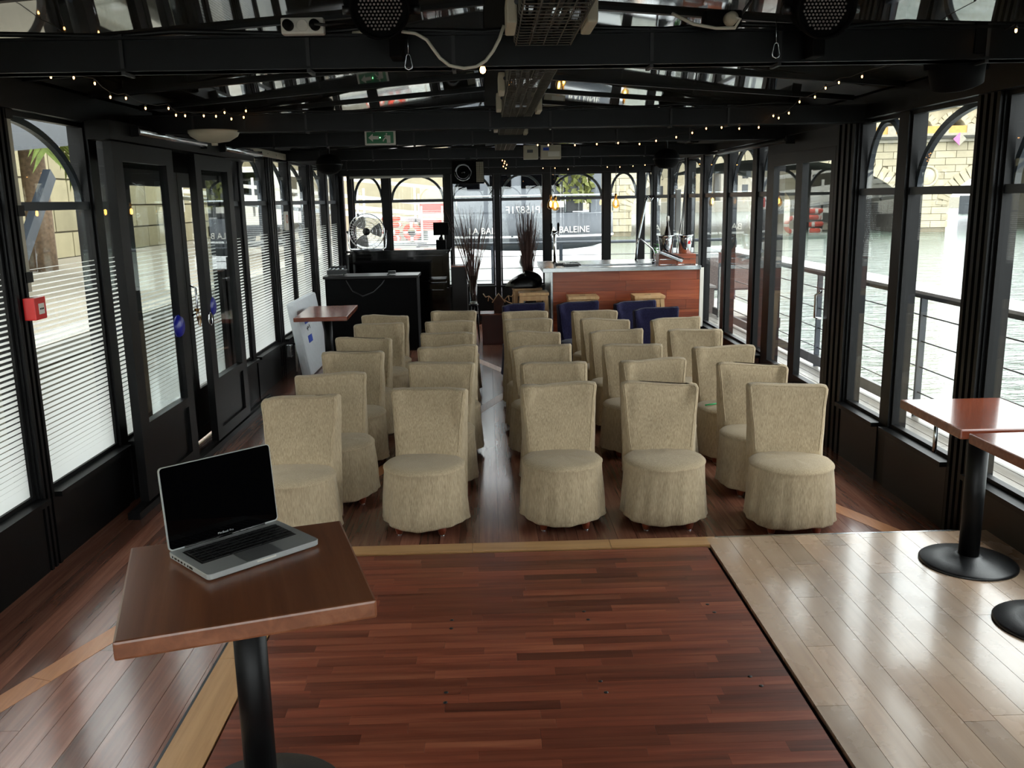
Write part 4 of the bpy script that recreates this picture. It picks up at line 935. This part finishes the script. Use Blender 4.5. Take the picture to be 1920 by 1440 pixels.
MB().tube([(.025*math.cos(t*PI/8), -.02, -.03+.025*math.sin(t*PI/8)) for t in range(16)], .003, 6, True).build('key_ring', M['brass'], ky); MB().cyl((0, .0, 0), (0, -.03, 0), .012, n=10).build('lock_cylinder', M['brass'], ky)
for k in range(5): o = MB().box((0, 0, -.035), (.018, .003, .06)).lathe([(.014, -.0015), (.014, .0015)], 12, M=Matrix.Rotation(PI/2, 4, 'X')).build('key', M['steel'] if k % 2 else M['brass'], ky, (.008*(k-2), -.02-.004*k, -.06)); o.rotation_euler = (0, .25*(k-2), 0)
sx_ = thing('wall_socket', 'grey double socket box low on the wall by the white board', 'socket', mw=FR['left'] @ Matrix.Translation((9.12, -.085, .2))); MB().box((0, 0, .06), (.08, .05, .13), bev=.006).build('box', M['steel'], sx_)
for zz in (.035, .09): MB().box((0, -.026, zz), (.06, .004, .042), bev=.001).build('flap', M['castiron'], sx_)
wp = thing('white_pipe', 'thin white pipe rising beside the socket box', 'pipe', mw=FR['left'] @ Matrix.Translation((9.33, -.1, 0))); MB().cyl((0, 0, 0), (0, 0, .38), .012, n=10).build('pipe', M['white'], wp); MB().box((0, .02, .3), (.04, .05, .02)).build('clip', M['castiron'], wp)
nt = thing('window_notice', 'small cream notice with orange print stuck on a striped window', 'notice', mw=FR['left'] @ Matrix.Translation((9.80, .012, 1.47))); MB().box((0, -.001, .1), (.14, .002, .2)).build('sheet', M['white'], nt); MB().lathe([(.035, .0), (.045, .0), (.045, .002), (.035, .002)], 20, M=Matrix.Translation((0, -.003, .12)) @ Matrix.Rotation(PI/2, 4, 'X'), cap=False).build('print', plain('orange_print', c(200, 110, 70), .6), nt)
def roller(side, a, b, yo, z_, mat, label, r=.022):
    q = thing('roller_blind', label, 'blind', mw=FR[side] @ Matrix.Translation(((a+b)/2, yo, z_))); MB().cyl((-(b-a)/2, 0, 0), ((b-a)/2, 0, 0), r, n=14).build('tube', mat, q)
    for s_ in (-1, 1): MB().box((s_*((b-a)/2+.008), .02, 0), (.012, .07, .06)).build('end_bracket', M['black'], q)
roller('left', 5.3, 6.5, -.215, 2.17, M['steel'], 'rolled blind with pale tube above the nearer sliding door'); roller('left', 6.95, 8.0, -.215, 2.17, M['steel'], 'rolled blind with pale tube above the farther sliding door')
roller('right', -8.9, -6.9, -.10, 2.16, M['castiron'], 'dark rolled blind along the top of the river windows')
roller('back', -1.92, -.6, -.09, 2.10, M['alu'], 'rolled blind with pale lower bar above the piano')
wpn = thing('white_rail', 'white punched metal rail above the left windows past the doors', 'rail', mw=FR['left'] @ Matrix.Translation((8.9, -.09, 2.19))); MB().box((0, 0, .03), (1.55, .02, .06)).build('rail', M['dirtywhite'], wpn)
for k in range(4): MB().cyl((-.5+k*.33, -.0105, .03), (-.5+k*.33, -.008, .03), .008, n=8).build('hole', M['blackmatte'], wpn)

# ------------------------------------------------------------------ outside: river, decks, railings
ZW = -0.8
def water():
    t = NT('river_water')
    v = t.pos((0.9, 2.2, 1)); n1 = t.noise(v, 1.0, 5, .6, .4); n2 = t.noise(t.pos((4, 9, 1)), 1.0, 3)
    h = t.math('ADD', t.math('MULTIPLY', n1, 1.0), t.math('MULTIPLY', n2, .25))
    t.set(col=c(80, 92, 82), rough=.1, spec=.9); t.bump(h, .55, .35); return t.m
wt_ = MB(); wt_.box((60, 60, ZW-.25), (320, 320, .5)); tag(wt_.build('river_water', water()), 'pale rippled river water around the boat', 'water', kind='stuff')
dkm = wood('grey_deck_board', [c(104, 98, 92), c(140, 134, 126), c(166, 160, 152)], .35, 'Y', .7, .12)
dr = tag(MB().box((3.0, 5.6, -.16), (1.12, 18.4, .16)).build('floor_side_deck', M['castiron']), 'narrow grey board side deck outside the river windows', 'deck', kind='structure')
for k in range(10):
    for a, b in ((-3.4, 2.0), (2.0, 6.1), (6.1, 10.4), (10.4, 14.7)): piece('deck_board', (2.5+k*.108, (a+b)/2, -.07), (.1, b-a-.004, .03), dkm, dr)
db = tag(MB().box((1.0, 14.6, -.16), (6.9, 2.6, .16)).build('floor_end_deck', M['castiron']), 'grey board end deck behind the bar windows', 'deck', kind='structure')
for k in range(23): piece('deck_board', (1.0, 13.4+k*.108, -.07), (6.8, .1, .03), dkm, db)
rl = thing('deck_railing', 'cable railing with flat pale handrail along the river side deck', 'railing', (3.5, 0, 0))
railm = plain('weathered_handrail', c(122, 117, 114), .35, var=.1, nscale=3)
MB().box((-.03, 5.2, 1.0), (.33, 16.6, .028), bev=.004).build('handrail', railm, rl); MB().box((-.175, 5.2, .975), (.04, 16.6, .03)).build('rail_core', M['castiron'], rl)
for yy in (-2.6, -.2, 2.3, 4.7, 7.0, 9.25, 11.4, 13.3): MB().box((0, yy, .455), (.05, .03, 1.03)).build('baluster_post', M['steelgrey'], rl)
for zz in (.15, .36, .57, .78): MB().cyl((0, -3, zz), (0, 13.4, zz), .006, n=6).build('cable', M['castiron'], rl)
MB().box((-.03, 5.2, .03), (.04, 16.6, .1)).build('toe_board', M['castiron'], rl)
r2 = thing('end_railing', 'tubular cable railing across the end deck towards the bridge', 'railing', (0, 15.7, 0))
MB().cyl((-1.2, 0, 1.0), (4.4, 0, 1.0), .028).build('handrail', M['steelgrey'], r2)
for xx in (-1.2, .1, 1.3, 2.68, 4.38): MB().box((xx, 0, .455), (.06, .04, 1.06)).build('baluster_post', M['steelgrey'], r2)
for zz in (.15, .36, .57, .78): MB().cyl((-1.2, 0, zz), (4.4, 0, zz), .006, n=6).build('cable', M['castiron'], r2)
fo = thing('woven_screen', 'dark woven screen panel fixed low on the end railing', 'screen', (3.75, 14.6, 0)); wv = plain('brown_woven_mesh', c(92, 80, 76), .8, var=.5, nscale=60); MB().box((0, 0, .52), (1.25, .03, .55)).build('mesh_panel', wv, fo)
for sx in (-1, 1): MB().box((sx*.64, 0, .4), (.05, .05, .96)).build('upright', M['castiron'], fo)
MB().box((0, 0, .81), (1.28, .045, .03)).build('top_bar', M['castiron'], fo); MB().box((0, 0, .235), (1.28, .045, .03)).build('bottom_bar', M['castiron'], fo)
bl = thing('deck_bench', 'low dark bench with pale seat on the end deck', 'bench', (3.0, 14.0, -.055)); MB().box((0, 0, .2), (1.1, .4, .4)).build('bench_body', wv, bl); MB().box((0, 0, .415), (1.15, .44, .03)).build('bench_seat', railm, bl)

# ------------------------------------------------------------------ stone bridge across the river
P1 = Vector((8.3, 60.5, 0)); P2 = Vector((28.5, 58.0, 0)); U = (P2-P1).normalized(); SPAN = (P2-P1).length
Nn = Vector((-U.y, U.x, 0))     # away from the camera side
if Nn.y < 0: Nn = -Nn
Mb = Matrix((U, Nn, U.cross(Nn))).transposed().to_4x4(); Mb.translation = P1
if U.cross(Nn).z < 0: raise RuntimeError
br = thing('stone_bridge', 'pale stone bridge with wide arches and an arcaded upper deck', 'bridge', mw=Mb)
stone = plain('pale_limestone', c(176, 160, 126), .8, var=.12, nscale=.6); stoneb = None
def stonemat(name, a, rnd=.12):
    t = NT(name); f = t.noise(t.pos((2, 2, 2)), 1.0, 5); rn = t.n('ShaderNodeObjectInfo').outputs['Random']
    hv = t.n('ShaderNodeHueSaturation'); t.l(t.ramp(f, [(.3, tuple(x*.82 for x in a[:3])+(1,)), (.7, a)]), hv.inputs['Color']); t.l(t.math('ADD', t.math('MULTIPLY', rn, rnd*2), 1-rnd), hv.inputs['Value']); t.set(col=hv.outputs[0], rough=.85, spec=.2); return t.m
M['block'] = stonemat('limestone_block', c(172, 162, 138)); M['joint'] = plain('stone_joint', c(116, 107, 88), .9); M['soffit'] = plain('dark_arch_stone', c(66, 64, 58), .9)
M['ochre'] = plain('ochre_railing', c(186, 142, 78), .7); M['greystone'] = plain('grey_cornice_stone', c(150, 144, 130), .8)
HP = 1.45; ZT = 4.9; ZSPR = 0.9; ZCR = 4.05; DEP = 34.0; NSP = (-2, -1, 0, 1, 2)
def arch_z(u):   # soffit height at local u within a span measured from pier centre
    k = u % SPAN; h = SPAN/2-HP; q = (k-SPAN/2)/h
    return None if abs(q) >= 1 else ZSPR+(ZCR-ZSPR)*math.sqrt(1-q*q)
prof = [(-2*SPAN-HP, ZW-1), (-2*SPAN+HP, ZW-1)]
for n_ in NSP[:-1]:
    for i in range(33):
        th = PI*(1-i/32); prof.append((n_*SPAN+SPAN/2+(SPAN/2-HP)*math.cos(th), ZSPR+(ZCR-ZSPR)*math.sin(th)))
    prof += [((n_+1)*SPAN-HP, ZW-1), ((n_+1)*SPAN+HP, ZW-1)]
prof += [(2*SPAN+HP, ZT), (-2*SPAN-HP, ZT)]
b = MB(); n = len(prof); vs = [(u, 0, z) for u, z in prof]+[(u, DEP, z) for u, z in prof]
fs = [tuple(range(n)), tuple(reversed(range(n, 2*n)))]+[(i, n+i, n+(i+1) % n, (i+1) % n) for i in range(n)]
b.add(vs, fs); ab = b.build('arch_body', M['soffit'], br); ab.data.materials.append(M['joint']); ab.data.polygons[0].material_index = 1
# ashlar blocks on the seen stretch, cut to fit round the arches
zz = ZW+.3; row = 0; cnt = 0
while zz < ZT-.3:
    hrow = .44 if zz+.88 < ZT else ZT-zz
    free = []; u = -2.6; start = None
    while u <= 25.6:
        az = arch_z(u); ok = az is None or zz > az+.62
        if ok and start is None: start = u
        if start is not None and (not ok or u > 25.5): free.append((start, u)); start = None
        u += .1
    for f0, f1 in free:
        u = math.floor(f0/1.3)*1.3+(row % 2)*.65-1.3
        while u < f1:
            e0, e1 = max(u, f0), min(u+1.3, f1)
            if e1-e0 > .12 and cnt < 298: piece('stone_block', ((e0+e1)/2, -.03, zz+hrow/2), (e1-e0-.035, .1, hrow-.03), M['block'], br); cnt += 1
            u += 1.3
    zz += hrow; row += 1
# voussoirs round the two arches in view
for n_ in (0, 1, -1):
    for i in range(40):
        th = PI*(1-(i+.5)/40); q = Vector(((SPAN/2-HP)*math.cos(th), 0, (ZCR-ZSPR)*math.sin(th))); nr = Vector((math.cos(th)/(SPAN/2-HP), 0, math.sin(th)/(ZCR-ZSPR))).normalized()
        pc = Vector((n_*SPAN+SPAN/2, -.05, ZSPR))+q+nr*.38; dth = PI/40; sp_ = math.hypot((SPAN/2-HP)*math.sin(th), (ZCR-ZSPR)*math.cos(th))*dth
        o = piece('voussoir', pc, (sp_*.93, .16, .76), M['block'], br); o.rotation_euler = (0, math.atan2(nr.x, nr.z), 0)
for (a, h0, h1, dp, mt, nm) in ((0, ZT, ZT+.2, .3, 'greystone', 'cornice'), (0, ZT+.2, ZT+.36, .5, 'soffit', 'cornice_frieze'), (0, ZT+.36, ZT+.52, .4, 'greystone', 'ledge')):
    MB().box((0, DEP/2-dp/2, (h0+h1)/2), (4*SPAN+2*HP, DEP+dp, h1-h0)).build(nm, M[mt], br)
for k in range(34):
    u = -12+k*1.62
    MB().box((u, -.1, ZT+.75), (1.12, .12, .46)).build('parapet_panel', M['ochre'], br); MB().box((u+.81, -.12, ZT+.78), (.5, .22, .52)).build('parapet_pier', M['greystone'], br)
# arcade of the upper deck, set back
ZU = ZT+.52
for k in range(26):
    u0 = -12+k*2.1; pr = [(u0, ZU), (u0+.35, ZU), (u0+.35, ZU+.4)]
    for i in range(1, 13): th = PI*(1-i/13); pr.append((u0+1.05+.7*math.cos(th), ZU+.4+.7*math.sin(th)))
    pr += [(u0+1.75, ZU+.4), (u0+1.75, ZU), (u0+2.1, ZU), (u0+2.1, ZU+1.75), (u0, ZU+1.75)]
    n = len(pr); q = MB(); q.add([(u, 2.2, z) for u, z in pr]+[(u, 8.5, z) for u, z in pr], [tuple(range(n)), tuple(reversed(range(n, 2*n)))]+[(i, n+i, n+(i+1) % n, (i+1) % n) for i in range(n)]); q.build('arcade_bay', M['block'], br)
    for i in range(9):
        th = PI*(1-(i+.5)/9); o = piece('arcade_voussoir', (u0+1.05+.92*math.cos(th), 2.16, ZU+.4+.92*math.sin(th)), (.3, .12, .42), M['block'], br); o.rotation_euler = (0, PI/2-th, 0)
MB().box((14, 5.2, ZU+1.85), (56, 6.6, .2)).build('upper_cornice', M['greystone'], br); MB().box((14, 2.3, ZU+2.17), (56, .2, .45)).build('upper_balustrade', M['ochre'], br)
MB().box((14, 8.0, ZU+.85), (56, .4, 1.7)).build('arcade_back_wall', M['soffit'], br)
sg = thing('river_sign', 'diamond shaped pink and white navigation sign on the bridge cornice', 'sign', mw=Mb @ Matrix.Translation((22.0, -.7, ZT+.12)))
MB().add([(0, 0, .4), (-.4, 0, 0), (0, 0, -.4), (0, .08, .4), (-.4, .08, 0), (0, .08, -.4)], [(0, 1, 2), (5, 4, 3), (0, 3, 4, 1), (1, 4, 5, 2), (2, 5, 3, 0)]).build('pink_half', plain('pink_paint', c(176, 104, 146), .6), sg); MB().add([(0, 0, .4), (.4, 0, 0), (0, 0, -.4), (0, .08, .4), (.4, .08, 0), (0, .08, -.4)], [(2, 1, 0), (3, 4, 5), (1, 4, 3, 0), (2, 5, 4, 1), (0, 3, 5, 2)]).build('white_half', M['greystone'], sg)
MB().box((0, .3, -.1), (.1, .55, .1)).build('bracket', M['castiron'], sg)
md = thing('bridge_medallion', 'round carved stone medallion above the bridge pier', 'medallion', mw=Mb @ Matrix.Translation((SPAN, -.12, 2.75))); Rm = Matrix.Rotation(PI/2, 4, 'X'); MB().lathe([(.66, 0), (.7, .1), (.58, .14), (.54, .05)], 36, M=Rm, cap=False).build('stone_ring', M['block'], md); MB().lathe([(.001, .1), (.36, .14), (.52, .04)], 32, M=Rm, cap=False).build('relief', M['block'], md)
# far river bank seen through the arches
fbk = tag(MB().box((60, 168, -.2), (260, 44, 2.2)).build('far_quay', M['greystone']), 'long grey quay on the far bank', 'quay', kind='structure')
fb = thing('river_barge', 'grey barge with red cabin roof beyond the right bridge arch', 'boat', (62, 104, ZW)); MB().prism([(-6, -1.4), (4.5, -1.4), (6.3, 0), (4.5, 1.4), (-6, 1.4)], 0, 2.1).build('hull', M['steelgrey'], fb); MB().box((-1, 0, 2.6), (7, 2.2, 1.0)).build('cabin', plain('red_cabin', c(190, 70, 66), .6), fb)
for k in range(3): MB().box((-3+k*.9, -1.41, 1.5), (.4, .06, .8)).build('mark', M['white'], fb)
for k in range(5):
    xx = 10+k*13; hh = random.uniform(11, 18)
    bb = thing('far_building', 'hazy pale building on the far bank, %s from the left' % ['first', 'second', 'third', 'fourth', 'fifth', 'sixth', 'seventh', 'eighth', 'ninth', 'tenth', 'eleventh', 'twelfth', 'thirteenth', 'last'][k], 'building', (xx, 170, .9), group='far bank buildings'); MB().box((0, 0, hh/2), (11.5, 9, hh)).build('wall', M['greystone'] if k % 2 else M['block'], bb)
    MB().add([(-6, -4.8, hh), (6, -4.8, hh), (6, 4.8, hh), (-6, 4.8, hh), (-4, 0, hh+2.5), (4, 0, hh+2.5)], [(0, 1, 5, 4), (1, 2, 5), (2, 3, 4, 5), (3, 0, 4), (3, 2, 1, 0)]).build('roof', M['steelgrey'], bb)
    wme = window_me if k else MB().box((0, 0, 0), (1.1, .1, 1.7)).mesh('window')
    window_me = wme
    for a in range(4):
        for b_ in range(3): link('window', wme, M['castiron'], bb, (-4+a*2.7, -4.5, 2+b_*2.8))

# ------------------------------------------------------------------ quay on the left and behind
ZQ = 0.6
conc = plain('pale_concrete', c(122, 114, 98), .85, var=.15, nscale=.8, bump=.1)
qy = tag(MB().box((-11.7, 16, (ZQ-3)/2), (16.6, 44, ZQ+3)).build('floor_quay', conc), 'pale concrete quay alongside the boat', 'quay', kind='structure')
for k in range(7): piece('kerb_stone', (-3.55, 2.0+k*3.0, ZQ+.06), (.35, 2.96, .14), M['greystone'], qy)
qw = tag(MB().box((-10.3, 20, 4.2), (.8, 60, 7.4)).build('wall_quay', M['joint']), 'high weathered stone quay wall', 'wall', kind='structure')
M['qblock'] = stonemat('weathered_quay_block', c(142, 133, 106), .16)
r_ = 0; zz = ZQ
while zz < 7.2:
    yy = 4-(r_ % 2)*.8
    while yy < 44:
        piece('stone_block', (-9.88, yy+.8, zz+.3), (.12, 1.55, .56), M['qblock'], qw); yy += 1.6
    zz += .6; r_ += 1
qe = tag(MB().box((-3.5, 40, 3.6), (14, 1, 6.2)).build('wall_quay_end', M['block']), 'pale wall closing the quay behind the boats', 'wall', kind='structure')
# steel gangway structure beside the quay wall
gw = thing('steel_gangway', 'grey steel gangway with sloping side plates and diagonal braces by the quay wall', 'gangway', (-5.9, 11.5, ZQ))
MB().bar([(0, -5, 1.6), (0, 5, 2.6)], .5, .08, (1, 0, 0)).build('side_plate', M['steelgrey'], gw); MB().bar([(-1.1, -5, 1.6), (-1.1, 5, 2.6)], .5, .08, (1, 0, 0)).build('side_plate', M['steelgrey'], gw)
MB().bar([(-.55, -5, 1.42), (-.55, 5, 2.42)], 1.1, .06, (0, -.1, 1)).build('walkway', M['steel'], gw)
for yy in (-3.4, -1.2, 1.0, 3.2):
    MB().bar([(0, yy, 1.5+yy*.1), (0, yy-1.2, 0.35)], .18, .1, (1, 0, 0)).build('brace', M['steelgrey'], gw); MB().box((0, yy-1.2, .35), (.14, .14, .7)).build('upright', M['steelgrey'], gw)
for zz in (2.3, 2.75): MB().bar([(0, -5, zz), (0, 5, zz+1)], .05, .05, (1, 0, 0)).build('hand_rail', M['white'], gw)
hs = thing('grey_hose', 'looped grey hoses draped from the gangway braces', 'hose', (-5.7, 8.5, ZQ)); MB().tube([(0, -2, .5), (0, -1, .9), (0, 0, 1.0), (0, .8, 1.5), (0, 1.6, 1.2), (0, 2.4, 1.5)], .035).tube([(0, -2.2, .1), (0, -1.2, .4), (0, -.2, 1.1), (0, .5, 1.4)], .03).build('hose', M['dirtywhite'], hs)
sgn = thing('info_board', 'grey information board with blue heading outside the glass doors', 'sign', (-6.5, 15.6, ZQ)); gb = plain('grey_board', c(130, 128, 124), .5); MB().box((0, 0, .85), (.06, .9, .98), rz=0).build('board', gb, sgn); MB().box((.035, 0, 1.2), (.01, .8, .1)).build('blue_heading', M['blue'], sgn)
for sy in (-1, 1): MB().box((-.03, sy*.42, .55), (.06, .06, 1.1)).build('post', M['steel'], sgn)
def palm(loc, h, label):
    p = thing('palm_tree', label, 'tree', loc); bark = plain('palm_bark', c(112, 92, 72), .9, var=.35, nscale=14, bump=.4)
    MB().tube([(0, 0, 0), (.05, 0, h*.4), (.02, 0, h)], [.26, .22, .2], 12).build('trunk', bark, p); lf_ = MB(); grn = M['leafgreen']
    for k in range(22):
        a = k*2.4; el = random.uniform(-.3, .9); L = random.uniform(.8, 1.3); pts = [Vector((0, 0, h))+Vector((math.cos(a)*math.cos(el), math.sin(a)*math.cos(el), math.sin(el)))*L*t+Vector((0, 0, -1.0*t*t)) for t in (0, .25, .5, .75, 1)]
        for j in range(4):
            d_ = pts[j+1]-pts[j]; sd = Vector((-math.sin(a), math.cos(a), 0))*.3
            for m_ in range(3):
                q = pts[j]+d_*(m_/3)
                for s_ in (-1, 1): lf_.add([q, q+d_*.4+sd*s_*.5, q+d_*.9+sd*s_-Vector((0, 0, .12)), q+d_*.3], [(0, 1, 2, 3)])
    tag(lf_.build('fronds', grn, p), kind='stuff')
M['leafgreen'] = plain('leaf_green', c(112, 128, 58), .7, var=.3)
palm((-8.3, 16.9, ZQ), 3.0, 'palm tree with hanging fronds against the quay wall, nearer one'); palm((-8.3, 14.9, ZQ), 4.6, 'palm tree trunk close to the front left window')
cb2 = thing('overhead_cable', 'thick cable swagged across the quay wall outside the left window', 'cable', (-7.0, 9, ZQ)); MB().tube([(0, -3, 3.6), (0, -1.5, 3.4), (0, 0, 3.55), (0, 1.2, 3.75), (0, 3, 3.9), (0, 6, 4.1)], .04).build('cable', M['castiron'], cb2); MB().box((0, 1.2, 3.85), (.2, .3, .25)).build('junction_box', M['castiron'], cb2)
MB().box((0, 2.0, 2.0), (.12, .12, 4.0)).build('pole', M['castiron'], cb2)
# parked white van and hut on the quay
van = thing('white_van', 'white boxy van parked on the quay', 'van', (-6.6, 27, ZQ)); MB().box((0, 0, 1.3), (1.9, 4.6, 1.7), bev=.15).build('body', M['white'], van); MB().box((0, 0, .45), (1.95, 4.7, .3), bev=.05).build('bumper', M['castiron'], van)
for sy in (-1.5, 1.5):
    for sx in (-1, 1): MB().lathe([(.1, -.12), (.33, -.12), (.33, .12), (.1, .12)], 20, M=Matrix.Translation((sx*.85, sy, .33)) @ Matrix.Rotation(PI/2, 4, 'Y')).build('wheel', M['castiron'], van)
MB().box((.96, .6, 1.65), (.02, 2.2, .55)).build('side_window', M['screen'], van); MB().box((0, -2.31, 1.7), (1.5, .02, .6)).build('rear_window', M['screen'], van)
# white gangway rails with buoys near the end windows
g2 = thing('white_gangway', 'long white gangway with sloping handrails behind the end windows', 'gangway', (-2.6, 20.5, 0))
for yo in (0, 1.1):
    for zo in (0, .38, .62): MB().bar([(-4.5, yo, 2.72-zo), (1.6, yo, 2.037-zo)], .07, .07, (0, 1, 0)).build('rail', M['white'], g2)
    for k in range(5): xx = -4.2+k*1.3; MB().box((xx, yo, 2.55-(xx+4.5)*.112-.45), (.05, .05, .9)).build('rail_post', M['white'], g2)
for sx in (-3.6, -1.6): MB().box((sx, .55, ZQ+.5), (.12, .9, 1.0+(-.12*sx-.3))).build('support', M['steelgrey'], g2)
MB().bar([(-4.5, .55, 1.95), (1.6, .55, 1.26)], 1.15, .08, (.11, 0, 1)).build('walkway', M['steel'], g2)
ob = plain('orange_buoy', c(205, 70, 46), .6, var=.08)
for k, (xx, yy, zz, tl) in enumerate(((-1.93, 18.36, 1.42, .05), (-1.9, 18.35, 1.29, -.04), (-1.95, 18.35, 1.15, .04), (-1.52, 18.4, 1.14, 1.45), (-1.93, 18.35, 1.02, .03))):
    q = thing('life_buoy', 'orange life buoy in the heap by the white gangway, %s' % ['topmost', 'second from the top', 'third from the top', 'one standing upright', 'lowest'][k], 'life buoy', (xx, yy, zz), group='orange life buoys'); q.rotation_euler = (tl, 0, k); MB().tube([(.14*math.cos(t*PI/14), .14*math.sin(t*PI/14), 0) for t in range(28)], .05, 10, True).build('ring', ob, q)
    for a in (0, PI/2, PI, 3*PI/2): MB().lathe([(.053, -.03), (.053, .03)], 12, M=Matrix.Translation((.14*math.cos(a), .14*math.sin(a), 0)) @ Matrix.Rotation(a, 4, 'Z') @ Matrix.Rotation(PI/2, 4, 'X'), cap=False).build('band', M['white'], q)
bs = thing('buoy_stand', 'white stand that carries the heap of orange life buoys', 'stand', (-1.9, 18.4, ZW)); MB().box((0, 0, .85), (1.3, .8, 1.7)).build('box', M['white'], bs); MB().box((0, 0, 1.72), (1.4, .9, .05)).build('top', M['steel'], bs)
rbm = plain('red_white_barrier', c(205, 70, 60), .6)
rb = thing('barrier', 'red and white slatted barrier beside the gangway', 'barrier', (-1.15, 19.2, .9))
for k in range(2): MB().box((0, 0, .35+k*.35), (.5, .04, .2)).build('slat', rbm, rb)
for sx in (-1, 1): MB().box((sx*.22, 0, .3), (.04, .06, .9)).build('leg', M['white'], rb)
MB().box((0, 0, -.3), (.6, .3, .3)).build('foot', M['white'], rb)

# boat moored behind, rounded black and white stern with its name
bo_ = thing('moored_boat', 'moored boat with rounded black and white hull lettered LA BALEINE', 'boat', (0.86, 17.3, ZW))
def hullring(z, w, l, n=40):
    out = []
    for i in range(n+1):
        th = PI+PI*i/n; out.append((w*sgnpow(math.cos(th), .8), l*(1+math.sin(th))*1.0, z))
    out += [(w, 12, z), (-w, 12, z)]
    return out
white_h = plain('white_hull', c(225, 226, 226), .4, var=.05); black_h = plain('grey_black_hull', c(64, 68, 74), .5, var=.15, nscale=2)
MB().loft([hullring(-.4, 1.15, 1.1), hullring(.5, 1.45, 1.0), hullring(1.2, 1.6, .92), hullring(1.62, 1.66, .9)], True).build('lower_hull', white_h, bo_)
ub = MB(); rr0 = hullring(1.58, 1.68, .9); rr1 = hullring(1.84, 1.70, .88); rr2 = hullring(2.27, 1.70, .88)
rr0 = [(x_, y_, z_+.28*min(1, (y_/1.0))**1.0-.0) for x_, y_, z_ in rr0]
ub.loft([rr0, rr1, rr2], True); ub.build('upper_hull', black_h, bo_)
MB().loft([hullring(1.825, 1.715, .895), hullring(1.865, 1.715, .895)], True, False).build('rubbing_strake', white_h, bo_)
for sgx, ang, px in ((-1, math.radians(-18), -.78), (1, math.radians(16), .72)):
    o = link('lettering', text_mesh('LA BALEINE', .17, .004), M['white'], bo_); yy = .88*(1-math.sqrt(max(0, 1-(abs(px)/1.7)**2.5)))
    o.matrix_local = Matrix.Translation((px, yy-.06, 1.965)) @ Matrix.Rotation(-ang if sgx < 0 else ang, 4, 'Z') @ Matrix.Rotation(PI/2, 4, 'X'); o['label'] = 'white serif lettering LA BALEINE'
MB().lathe([(.001, -.17), (.09, -.13), (.125, -.05), (.1, .05), (.04, .14), (.001, .2)], 20, cc=(-.12, -.13, 1.42)).build('drop_fender', M['castiron'], bo_)
MB().lathe([(.001, -.1), (.09, -.05), (.1, 0), (.09, .05), (.001, .1)], 20, cc=(1.15, .25, 1.2)).build('round_fender', M['castiron'], bo_)
cabm = plain('grey_cabin', c(92, 96, 102), .45, var=.15, nscale=2)
MB().box((-.3, 2.9, 3.0), (2.5, 3.0, 1.5), bev=.06).build('wheelhouse', cabm, bo_); MB().box((-.3, 2.8, 3.8), (2.8, 3.4, .12), bev=.03).build('cabin_roof', M['castiron'], bo_)
for xx in (-1.2, -.55, .1, .65): MB().box((xx, 1.385, 3.15), (.45, .03, .75), bev=.01).build('cabin_window', M['screen'], bo_)
MB().box((.9, 1.6, 2.75), (.5, .5, .9)).build('planter_box', M['castiron'], bo_); hd = MB()
for k in range(700):
    p = Vector((.95+random.uniform(-.35, .4), 1.45+random.uniform(-.25, .3), 2.5+random.uniform(0, 1.4))); e = Vector((random.uniform(-1, 1), random.uniform(-1, 1), random.uniform(-1, 1))).normalized()*.09; f_ = e.cross(Vector((random.uniform(-1, 1), 1, .3))).normalized()*.05
    hd.add([p-e, p+f_, p+e, p-f_], [(0, 1, 2, 3)])
tag(hd.build('hedge_leaves', plain('yellow_green_hedge', c(98, 102, 48), .8, var=.35), bo_), kind='stuff')
MB().box((1.42, 1.5, 2.9), (.22, .3, 1.5)).build('grey_pillar', cabm, bo_); MB().box((.55, .62, 2.45), (.28, .02, .12)).build('white_plate', M['white'], bo_)
MB().tube([(1.7*sgnpow(math.cos(PI+PI*i/20), .8), .88*(1+math.sin(PI+PI*i/20)), 2.62) for i in range(21)], .02).build('stern_rail', M['steel'], bo_)
for i in range(0, 21, 4): MB().cyl((1.7*sgnpow(math.cos(PI+PI*i/20), .8), .88*(1+math.sin(PI+PI*i/20)), 2.3), (1.7*sgnpow(math.cos(PI+PI*i/20), .8), .88*(1+math.sin(PI+PI*i/20)), 2.62), .014, n=6).build('rail_post', M['steel'], bo_)
